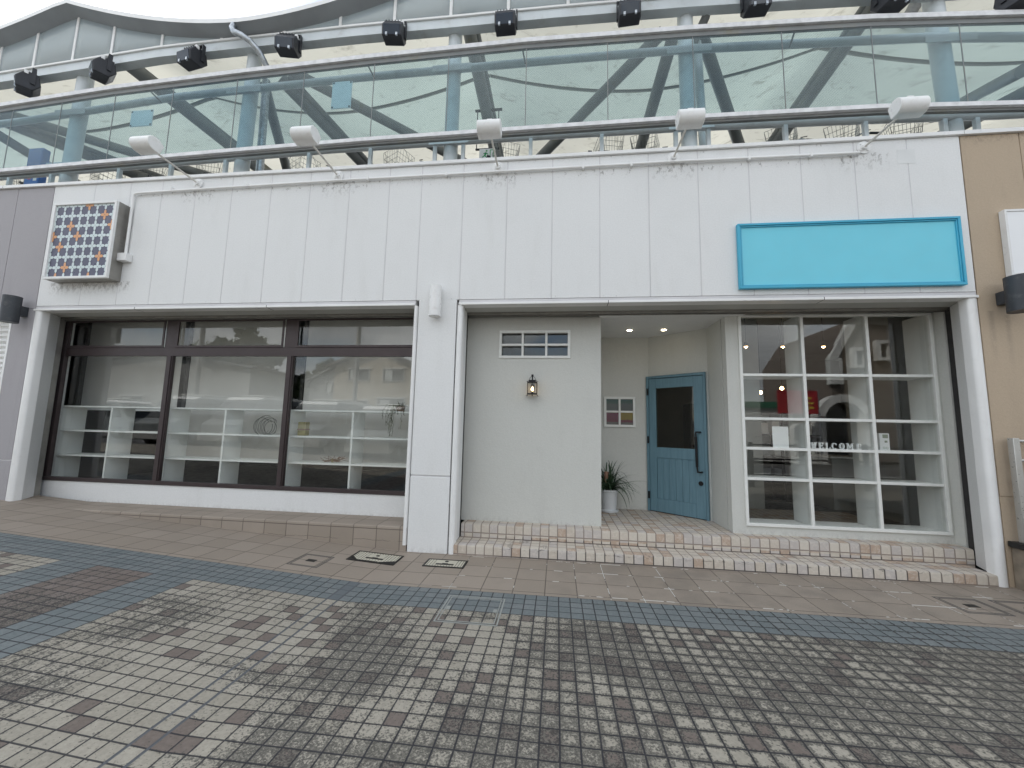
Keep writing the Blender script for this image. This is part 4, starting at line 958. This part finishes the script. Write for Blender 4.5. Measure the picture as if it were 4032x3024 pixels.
MB('pkg_blue').box(-.16, .16, -.06, .06, 0, .74).build('bag', t, bevel=.02); MB('pkg_red').lathe([(.05, -.003), (.052, .0)], n=14).xf(Matrix.Translation((-.04, -.0615, .16)) @ Matrix.Rotation(R(90), 4, 'X')).build('red_mark', t); MB('paper').box(.05, .12, -.0635, -.0605, .08, .24).build('print', t)
t = thing('exit_sign', 'hanging exit sign with green running figure on the deck, right of the middle column', 'sign', (-1.36, 2.0, 6.52))
MB('paper').box(-.15, .15, -.03, .03, .02, .25).build('panel', t, bevel=.004); m = MB('black_plastic'); m.box(-.23, .23, -.015, .015, .25, .275); m.box(-.26, .26, -.02, .02, 1.05, 1.08); m.box(-.22, -.205, -.01, .01, .27, 1.06); m.box(.19, .205, -.01, .01, .27, 1.06); m.build('hanger', t)
m = MB('exit_green'); Y_ = (-.034, -.031)   # running figure and door
def bar(p, q, w2): 
    d = Vector((q[0]-p[0], q[1]-p[1])); n = Vector((-d.y, d.x)).normalized()*w2; m.prism([(p[0]+n.x, p[1]+n.y), (p[0]-n.x, p[1]-n.y), (q[0]-n.x, q[1]-n.y), (q[0]+n.x, q[1]+n.y)], 1, *Y_)
bar((-.02, .17), (-.04, .11), .016); bar((-.04, .11), (-.09, .08), .009); bar((-.04, .11), (.0, .06), .009); bar((-.02, .165), (-.07, .15), .007); bar((-.02, .165), (.02, .13), .007); m.lathe([(.016, -.034), (.016, -.031)], n=10) if False else None
bar((-.012, .19), (-.008, .215), .015); bar((.06, .05), (.06, .22), .006); bar((.12, .05), (.12, .22), .006); bar((.06, .217), (.12, .217), .006); m.build('running_figure', t)

# ------------------------------------------------------------------ inside the left shop window
def shelf_unit(x0, x1, xm, label):
    t = thing('display_shelf', label, 'shelf', (x0, .60, .55)); W_ = x1-x0; m = MB('shelf_white'); d = .34; top_ = 1.17
    m.box(0, .022, 0, d, 0, top_); m.box(W_-.022, W_, 0, d, 0, top_); m.build('side', t)
    MB('shelf_white').box(xm-x0-.014, xm-x0+.014, 0, d, 0, top_).build('divider', t)
    for z in (.41, .79): 
        for a, b in ((.023, xm-x0-.015), (xm-x0+.015, W_-.023)): MB('shelf_white').box(a, b, .002, d-.002, z, z+.024).build('shelf', t)
    MB('shelf_white').box(-.003, W_+.003, -.003, d+.002, top_+.001, top_+.024).build('top_board', t)
shelf_unit(-7.83, -6.02, -6.91, 'white open shelf unit behind the left pane of the brown shop window')
shelf_unit(-5.91, -4.0, -4.955, 'white open shelf unit behind the middle pane of the brown shop window')
shelf_unit(-3.91, -1.96, -2.93, 'white open shelf unit behind the right pane of the brown shop window')
for i, (x0, x1, z0, s) in enumerate(((-8.2, -6.35, 1.72, 'left'), (-6.18, -4.28, .96, 'middle'), (-4.08, -2.0, .96, 'right'))):
    t = thing('roller_blind', 'pale roller blind drawn down behind the %s pane of the shop window' % s, 'blind', (x0, 1.12, z0), group='roller blinds in the shop window')
    MB('blind').box(0, x1-x0, 0, .006, 0, 3.35-z0).build('fabric', t); MB('shelf_white').box(0, x1-x0, -.01, .016, -.03, .0).build('bottom_bar', t); MB('dark_gap').box(-.06, -.01, -.02, .04, -.9 if i else -.2, 3.3-z0).build('guide', t)
# shelf goods
m = MB('wire'); rnd = random.Random(2)
for k in range(8): m.ring((rnd.uniform(-.05, .05), rnd.uniform(-.04, .04), .12+rnd.uniform(-.02, .03)), .10+.015*k*.5, .0035, 'y', 22, 5, rnd.uniform(0, 90), rnd.uniform(280, 420))
o = tag(m.build('wire_sphere'), 'grey wire ball ornament on the middle shelf unit', 'ornament'); o.location = (-4.40, .76, 1.362); 
t = thing('gift_box', 'pale yellow gift box standing on the right shelf unit', 'box', (-3.76, .72, 1.366)); MB('candle').box(-.06, .06, -.05, .05, 0, .20).build('box', t, bevel=.003); MB('twig').box(-.065, .065, -.053, .053, .08, .10).build('ribbon', t)
o = tag(MB('twig').lathe([(.03, 0), (.05, .02), (.055, .06), (.03, .10), (.028, .13), (.036, .14)], n=16).build('clay_vase'), 'small brown clay vase in the middle shelf unit', 'vase'); o.location = (-5.02, .74, 1.364)
t = thing('trailing_plant', 'trailing plant hanging over the top of the right shelf unit', 'plant', (-2.28, .74, 1.745)); MB('twig').lathe([(.05, 0), (.07, .07), (.075, .08)], n=16).build('pot', t)
m = MB('leaf_dry'); rnd = random.Random(9)
for s_ in range(15):
    x = rnd.uniform(-.22, .12); ln_ = rnd.uniform(.08, .42); p = Vector((x*.3, -.06, .08))
    for k in range(14):
        q = Vector((x+rnd.uniform(-.008, .008), -.145, .06-ln_*k/13)) if k > 2 else Vector((x*(.3+.25*k), -.07-.025*k, .09)); m.tube([p, q], .0022, 4); p = q
        blade(m, q, rnd.uniform(0, 6.28), rnd.uniform(-.8, .5), .028, .007, .1)
for k in range(60): blade(m, (rnd.uniform(-.04, .04), rnd.uniform(-.04, .04), .08), rnd.uniform(0, 6.28), rnd.uniform(.1, 1.3), rnd.uniform(.05, .11), .006, .2)
m.build('foliage', t, normals=False)
t = thing('dried_arrangement', 'low dried twig arrangement on the lowest shelf of the right unit', 'ornament', (-3.28, .74, .986)); m = MB('twig'); rnd = random.Random(5)
for k in range(30): a = rnd.uniform(0, 6.28); m.tube([(rnd.uniform(-.12, .12), rnd.uniform(-.05, .05), .01), (rnd.uniform(-.2, .2), rnd.uniform(-.07, .07), rnd.uniform(.01, .10))], .003, 4)
m.build('twigs', t); MB('candle').lathe([(.015, 0), (.015, .05)], n=10).build('candle', t)
t = thing('round_table', 'dark round table in the room behind the left shelf unit', 'table', (-6.7, 2.6, .3)); MB('twig').lathe([(.40, .68), (.42, .70), (.40, .72)], n=30).build('table_top', t); MB('black_paint').lathe([(.22, 0), (.2, .02), (.03, .05), (.03, .68)], n=18).build('pedestal', t)

# ------------------------------------------------------------------ behind the display window
t = thing('paper_sheet', 'blank white sheet of paper leaning behind the display window glass', 'paper', (2.81, .575, 1.376)); MB('paper').box(-.094, .094, 0, .002, 0, .265).build('sheet', t)
t = thing('printed_pack', 'printed white product pack in the right column of the display window', 'package', (4.03, .64, 1.375)); MB('paper').box(-.056, .056, -.03, .03, 0, .21).build('pack', t, bevel=.002); m = MB('pack_print'); m.box(-.02, .04, -.0325, -.0305, .15, .195); m.box(.0, .03, -.0325, -.0305, .095, .12); m.ring((-.012, -.0315, .03), .012, .002, 'y', 12, 4); m.ring((.022, -.0315, .03), .012, .002, 'y', 12, 4); m.build('print', t)
# free-standing WELCOME letters
LH, LW, TH = .078, .066, .018
def letter(ch):
    m = MB('paper'); y0, y1 = 0, .02; h_, w2 = LH, LW; s_ = .014
    def st(p, q, w3=s_/2):
        d = Vector((q[0]-p[0], q[1]-p[1])); n = Vector((-d.y, d.x)).normalized()*w3; m.prism([(p[0]+n.x, p[1]+n.y), (p[0]-n.x, p[1]-n.y), (q[0]-n.x, q[1]-n.y), (q[0]+n.x, q[1]+n.y)], 1, y0, y1)
    def serif(x, z, w3=.024): m.box(x-w3/2, x+w3/2, y0-.0005, y1+.0005, z, z+.007)
    if ch == 'W':
        st((-.030, h_), (-.015, 0)); st((-.015, 0), (0, h_*.75), .005); st((0, h_*.75), (.015, 0)); st((.015, 0), (.030, h_), .005); serif(-.031, h_-.006); serif(.031, h_-.006); serif(0, h_-.012, .02)
    if ch == 'E':
        st((-.018, 0), (-.018, h_)); st((-.018, .004), (.024, .004), .004); st((-.018, h_-.004), (.024, h_-.004), .004); st((-.018, h_/2), (.012, h_/2), .004); m.box(.019, .024, y0, y1, .003, .022); m.box(.019, .024, y0, y1, h_-.022, h_-.003); m.box(.010, .014, y0, y1, h_/2-.010, h_/2+.010); serif(-.020, 0); serif(-.020, h_-.007)
    if ch == 'L': st((-.014, 0), (-.014, h_)); st((-.014, .004), (.024, .004), .004); m.box(.019, .024, y0, y1, .003, .026); serif(-.016, 0); serif(-.014, h_-.007)
    if ch in 'CO':
        a0_, a1_ = (48, 312) if ch == 'C' else (0, 360); n = 20; A = []
        for i in range(n+1):
            a = R(a0_+(a1_-a0_)*i/n); A.append((math.cos(a), math.sin(a)))
        for p, q in zip(A, A[1:]):
            ro, ri = .031, .018
            m.prism([(p[0]*ro, h_/2+p[1]*h_/2), (q[0]*ro, h_/2+q[1]*h_/2), (q[0]*ri, h_/2+q[1]*(h_/2-.008)), (p[0]*ri, h_/2+p[1]*(h_/2-.008))], 1, y0, y1)
        if ch == 'C': m.box(.018, .023, y0, y1, h_-.028, h_-.004)
    if ch == 'M':
        st((-.026, 0), (-.026, h_), .004); st((-.024, h_), (0, .012)); st((0, .012), (.024, h_), .004); st((.025, 0), (.025, h_)); serif(-.028, 0, .02); serif(.027, 0, .022); serif(-.030, h_-.007, .018); serif(.030, h_-.007, .018)
    return m
names = {0: 'white letter W at the start of WELCOME', 1: 'white first letter E of WELCOME', 2: 'white letter L of WELCOME', 3: 'white letter C of WELCOME', 4: 'white letter O of WELCOME', 5: 'white letter M of WELCOME', 6: 'white last letter E of WELCOME, set apart from the M'}
for i, (ch, x) in enumerate(zip('WELCOME', (3.215, 3.302, 3.378, 3.452, 3.540, 3.628, 3.735))):
    o = letter(ch).build('standing_letter'); o.location = (x, .60, 1.3725); o.rotation_euler = (0, 0, [.3, .1, -.1, 0, .15, -.1, .35][i]); tag(o, names[i] + ' on the display window shelf', 'letter', 'standing WELCOME letters')
# pendant and track bulbs
for i, (x, y, z, r, s) in enumerate(((2.98, 1.75, 2.92, .025, 'small lit spot bulb, left of the three at the top of the display window'), (3.53, 1.75, 2.92, .025, 'small lit spot bulb, middle of the three at the top of the display window'), (4.12, 1.75, 2.92, .025, 'small lit spot bulb, right of the three at the top of the display window'), (3.53, 2.5, 2.256, .03, 'lit round pendant bulb, the left and lower of the pair'), (3.88, 2.5, 2.334, .03, 'lit round pendant bulb, the right and higher of the pair'))):
    big = i > 2; t = thing('pendant_lamp' if big else 'spot_lamp', s, 'lamp', (x, y, z))
    MB('bulb').lathe([(.004, -r), (r*.8, -r*.5), (r, 0), (r*.7, r*.7), (r*.35, r*1.1)], n=14).build('bulb', t)
    MB('black_plastic').tube([(0, 0, r), (0, 0, 3.5-z)], .004, 6).build('cord', t)
    if big: MB('clear').lathe([(.03, -.085), (.07, -.06), (.095, 0), (.08, .05), (.03, .085)], n=20).build('globe', t)
    else: MB('black_plastic').lathe([(.028, .0), (.034, .03), (.02, .075)], n=14).build('shade', t)
# furniture deeper in the right shop
t = thing('shop_counter', 'white counter inside the shop behind the right column of the display window', 'counter', (5.2, 2.8, .31)); MB('room_wall').box(-.6, .9, -.3, .3, 0, .85).build('body', t); MB('shelf_white').box(-.63, .93, -.33, .33, .85, .88).build('counter_top', t)
t = thing('goods_shelf', 'dark goods shelf with packets inside the shop behind the letters', 'shelf', (4.15, 3.3, .31)); m = MB('fence_dark')
for z in (0, .4, .8, 1.2, 1.6): m.box(-.7, .7, -.2, .2, z, z+.03)
for x in (-.7, 0, .67): m.box(x, x+.03, -.2, .2, 0, 1.63)
m.build('rack', t)
rnd = random.Random(11)
for z in (.43, .83, 1.23):
    for k in range(5):
        x = -.55+.26*k+rnd.uniform(-.02, .02); MB(['paper', 'grey_box', 'pack_print', 'shelf_white'][rnd.randrange(4)]).box(x-.09, x+.09, -.15, .05, z+.001, z+rnd.uniform(.15, .28)).build('packet', t)
t = thing('drawer_chest', 'dark chest of small drawers seen through the entrance door glass', 'chest', (2.75, 2.9, .31)); MB('fence_dark').box(-.35, .35, -.2, .2, 0, 1.75).build('body', t)
for z in range(6):
    for sx in (-.17, .17): MB('stainless').box(sx-.05, sx+.05, -.215, -.202, .85+z*.15, .875+z*.15).build('drawer_pull', t)

# ------------------------------------------------------------------ the far side of the street, seen in the window reflections
def house(label, cx, cy_, w2, d, he, ha, wall, roof, wins, loc_label='house'):
    t = thing('house', label, 'house', (cx, cy_, gz(cx)-.2)); m = MB(wall)
    m.prism([(-w2, 0), (w2, 0), (w2, he), (0, ha), (-w2, he)], 1, -d, 0); m.build('wall', t)
    m = MB(roof); k = (ha-he)/w2
    for sx in (-1, 1): m.prism([(sx*(w2+.5), he-k*.5+.05), (0, ha+.05), (0, ha+.25), (sx*(w2+.5), he-k*.5+.25)], 1, -d-.4, .4)
    m.build('roof', t)
    for x, z, a, b in wins:
        m = MB('car_glass', 'curtain'); m.box(x-a, x+a, .0, .04, z-b, z+b); f = m.build('window', t)
        m = MB('wall_white'); m.box(x-a-.08, x+a+.08, .0, .10, z+b, z+b+.12); m.box(x-a-.06, x-a, 0, .08, z-b, z+b); m.box(x+a, x+a+.06, 0, .08, z-b, z+b); m.box(x-a, x+a, 0, .08, z-b-.06, z-b); m.build('window_frame', f); MB('curtain').box(x-a*.8, x-a*.1, .041, .05, z-b*.9, z+b*.9).build('curtain', f)
    return t
house('beige gabled two-storey house reflected in the right pane of the brown shop window', -14.6, -24, 3.4, 8, 5.8, 7.2, 'house_wall', 'roof_tile', [(-1.3, 5.1, .85, .45), (1.6, 5.1, .85, .45), (-1.3, 2.4, .85, .6), (1.5, 2.2, 1.1, 1.0)])
house('grey gabled house reflected between the tree and the beige house', -20.5, -30, 3.6, 8, 5.2, 7.0, 'house_grey', 'roof_grey', [(-1.2, 4.6, .7, .5), (1.4, 4.6, .7, .5)])
house('long low grey building reflected in the left pane of the brown shop window', -38, -27, 10, 12, 6.0, 7.4, 'house_grey', 'roof_grey', [(-6, 2.5, 1.2, .8), (-2, 2.5, 1.2, .8), (3, 2.5, 1.2, .8)])
house('small cream house reflected at the far right of the brown shop window', -6.5, -27, 3.2, 8, 5.2, 6.6, 'house_wall', 'roof_grey', [(-1.2, 4.3, .7, .5), (1.2, 4.3, .7, .5)])
# brick gabled shop with white framed square windows and arches
t = thing('brick_shop', 'brown brick gabled shop with white square windows, reflected in the display window', 'building', (18.2, -20, 0))
MB('brick').prism([(-1.6, 0), (5.5, 0), (5.5, 4.6), (2.4, 8.4), (-.3, 8.6), (-1.6, 6.6)], 1, -8, 0).build('wall', t)
m = MB('wall_white'); m.prism([(-1.75, 6.2), (-1.3, 6.2), (-.05, 8.45), (-.3, 8.95)], 1, -.1, .25); m.prism([(-.3, 8.95), (-.05, 8.45), (2.3, 8.2), (2.5, 8.7)], 1, -.1, .25); m.prism([(1.9, 5.4), (2.5, 5.4), (2.5, 8.5), (1.9, 8.3)], 1, -.1, .3); m.box(-1.8, -1.1, -.1, .3, 4.6, 6.2); m.build('trim', t)
for x, z in ((-.05, 6.25), (1.3, 6.7)):
    m = MB('wall_white'); m.box(x-.45, x+.45, .0, .3, z-.65, z-.45); m.box(x-.45, x+.45, .0, .3, z+.4, z+.6); m.box(x-.45, x-.22, 0, .3, z-.45, z+.4); m.box(x+.22, x+.45, 0, .3, z-.45, z+.4); f = m.build('square_window', t); MB('car_glass').box(x-.22, x+.22, .01, .05, z-.45, z+.4).build('pane', f)
def arch(label, cx, cy_, ro, ri, z0, mat='wall_white'):
    t = thing('arched_entrance', label, 'arch', (cx, cy_, 0)); m = MB(mat)
    for i in range(18):
        a, b = math.pi*i/18, math.pi*(i+1)/18; m.prism([(ro*math.cos(a), z0+ro*math.sin(a)), (ro*math.cos(b), z0+ro*math.sin(b)), (ri*math.cos(b), z0+ri*math.sin(b)), (ri*math.cos(a), z0+ri*math.sin(a))], 1, -.4, .2)
    m.build('arch', t); m = MB(mat); m.box(-ro, -ri, -.4, .2, 0, z0); m.box(ri, ro, -.4, .2, 0, z0); m.build('pier', t); MB('car_glass').box(-ri, ri, -.6, -.41, 0, z0+ri).build('dark_opening', t)
arch('large white arch reflected in the middle of the display window', 15.1, -17, 1.35, .95, 2.35); arch('small white arch reflected left of the large one in the display window', 13.1, -17, .55, .38, 1.6)
t = thing('low_shop', 'low white shop with green roof band reflected in the display window', 'building', (9, -18.2, 0)); MB('wall_white').box(-4, 4.3, -6, 0, 0, 3.0).build('wall', t); MB('band_green').box(-4.1, 4.4, -6.1, .15, 3.0, 3.35).build('roof_band', t); MB('car_glass').box(-3, -.8, .0, .05, .5, 2.2).build('window', t); MB('car_glass').box(.3, 1.6, .0, .05, .1, 2.2).build('door', t)
t = thing('flat_block', 'grey flat-roofed block reflected at the upper left of the display window', 'building', (11, -40, 0)); MB('house_grey').box(-6, 3, -10, 0, 0, 8.5).build('wall', t); MB('house_wall').box(-6, 6, -9, .6, 0, 6.4).build('lower_wing', t); m = MB('fence_dark'); [m.box(-6+.5*i, -5.95+.5*i, -.1, 0, 8.5, 9.4) for i in range(18)]; m.box(-6, 3, -.1, 0, 9.36, 9.42); m.build('roof_railing', t)
t = thing('red_banner', 'red banner with yellow marks reflected in the display window', 'banner', (12.35, -16, 2.6)); MB('banner_red').box(-.95, .95, -.05, .05, 0, 1.2).build('cloth', t); m = MB('banner_yellow'); m.box(.2, .75, .051, .06, .25, .36); m.box(.2, .75, .051, .06, .5, .6); m.box(.3, .65, .051, .06, .75, .85); m.build('marks', t); MB('galv').tube([(1.0, 0, -2.6), (1.0, 0, 1.3)], .03, 8).build('pole', t)
# tree
def tree(label, x, y, h, w2, seed):
    rnd = random.Random(seed); t = thing('broadleaf_tree', label, 'tree', (x, y, gz(x)-.2)); m = MB('bark'); m.tube([(0, 0, 0), (.1, 0, h*.3), (0, .1, h*.6)], .35, 10, r2=.15)
    for k in range(9): a = rnd.uniform(0, 6.28); z = rnd.uniform(.28, .6)*h; m.tube([(0, 0, z), (math.cos(a)*w2*.4, math.sin(a)*w2*.4, z+h*.15), (math.cos(a)*w2*.75, math.sin(a)*w2*.7, z+h*.24)], .12, 6, r2=.03)
    m.build('trunk', t); m = MB('crown'); cl = []
    for k in range(34): a = rnd.uniform(0, 6.28); r = w2*math.sqrt(rnd.random())*.85; zz = h*(.45+.5*rnd.random()*(1-(r/w2)**2*.7)); cl.append((r*math.cos(a), r*math.sin(a), zz, rnd.uniform(.7, 1.3)))
    for k in range(5200):
        c = cl[rnd.randrange(len(cl))]; d = Vector((rnd.gauss(0, 1), rnd.gauss(0, 1), rnd.gauss(0, .8))).normalized()*c[3]*rnd.uniform(.5, 1.05); p = Vector(c[:3])+d; s_ = rnd.uniform(.16, .30)
        a = Vector((rnd.gauss(0, 1), rnd.gauss(0, 1), rnd.gauss(0, 1))).normalized()*s_; b = Vector((rnd.gauss(0, 1), rnd.gauss(0, 1), rnd.gauss(0, 1))).normalized()*s_
        m._f([m.bm.verts.new(p-a), m.bm.verts.new(p+b), m.bm.verts.new(p+a), m.bm.verts.new(p-b)])
    m.build('crown', t, normals=False)
tree('large round broadleaf tree reflected in the middle pane of the brown shop window', -31.5, -30, 11.3, 4.2, 3)
tree('smaller tree reflected beside the grey house roof', -24.5, -33, 7.4, 2.6, 8)
# vans parked across the road
def van():
    t = thing('parked_van', '', 'van', group='vans parked across the road')
    m = MB('grey_box'); m.prism([(-2.1, .35), (2.1, .35), (2.15, .95), (1.75, 1.15), (1.25, 1.85), (.9, 2.0), (-1.7, 2.05), (-2.1, 1.85), (-2.15, .9)], 1, -.85, .85); m.build('body', t, bevel=.07)  # shade on the white van's sides is painted in as a grey body colour
    m = MB('car_glass'); m.prism([(1.80, 1.16), (1.31, 1.84), (1.27, 1.80), (1.74, 1.14)], 1, -.74, .74); m.build('windscreen', t); m = MB('car_glass'); m.box(-2.15, -2.08, -.7, .7, 1.15, 1.75); m.build('rear_window', t); m = MB('house_grey'); m.box(1.9, 2.2, -.86, .86, .3, .62); m.build('bumper', t)
    for y in (-.856, .846):
        m = MB('car_glass'); m.prism([(.45, 1.15), (1.5, 1.15), (1.15, 1.75), (.45, 1.8)], 1, y, y+.01); m.box(-.75, .35, y, y+.01, 1.2, 1.8); m.box(-1.95, -.85, y, y+.01, 1.2, 1.8); m.build('side_window', t)
    for x in (-1.35, 1.35):
        for y in (-.8, .8): m = MB('rubber', 'galv'); m.tube([(x, y-.1, .32), (x, y+.1, .32)], .32, 20); m.use(1).tube([(x, y-.105, .32), (x, y+.105, .32)], .17, 14); m.build('wheel', t)
    MB('car_white').prism([(-2.06, 1.93), (1.18, 1.93), (.98, 2.07), (-1.75, 2.13), (-2.02, 2.07)], 1, -.80, .80).build('roof', t, bevel=.03)
    MB('wall_white').box(-1.5, .6, -.55, .55, 2.14, 2.19).build('roof_rack', t)
    return t
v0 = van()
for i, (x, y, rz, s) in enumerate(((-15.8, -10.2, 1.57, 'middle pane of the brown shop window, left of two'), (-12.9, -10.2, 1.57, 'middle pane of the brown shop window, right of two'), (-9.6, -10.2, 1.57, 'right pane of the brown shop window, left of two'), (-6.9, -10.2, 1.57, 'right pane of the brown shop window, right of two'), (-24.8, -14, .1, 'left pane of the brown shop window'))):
    t = v0 if i == 0 else copy_tree(v0); place(t, (x, y, gz(x)-.12), rz, 'white van with shade painted into its grey body, reflected in the ' + s)
for i, (x, s) in enumerate(((-18.6, 'left pane'), (-11.0, 'right pane'))):
    t = thing('utility_pole', 'slim utility pole reflected in the %s of the brown shop window' % s, 'pole', (x, -12.5-2*i, .2)); MB('house_grey').tube([(0, 0, 0), (0, 0, 9)], .12, 12).build('shaft', t); MB('house_grey').box(-.7, .7, -.05, .05, 8.2, 8.3).build('crossarm', t)
t = thing('guard_fence', 'dark roadside guard fence reflected in the lower display window', 'fence', (8.5, -6.2, 0)); m = MB('fence_dark')
for i in range(5): MB('fence_dark').box(-3+1.5*i-.05, -3+1.5*i+.05, -.05, .05, 0, 1.3).build('post', t)
for z in (.35, .8, 1.2): MB('fence_dark').box(-3, 3, -.02, .02, z, z+.05).build('rail', t)
for o in list(bpy.data.objects):
    if o.type == 'EMPTY' and not kids(o): bpy.data.objects.remove(o)
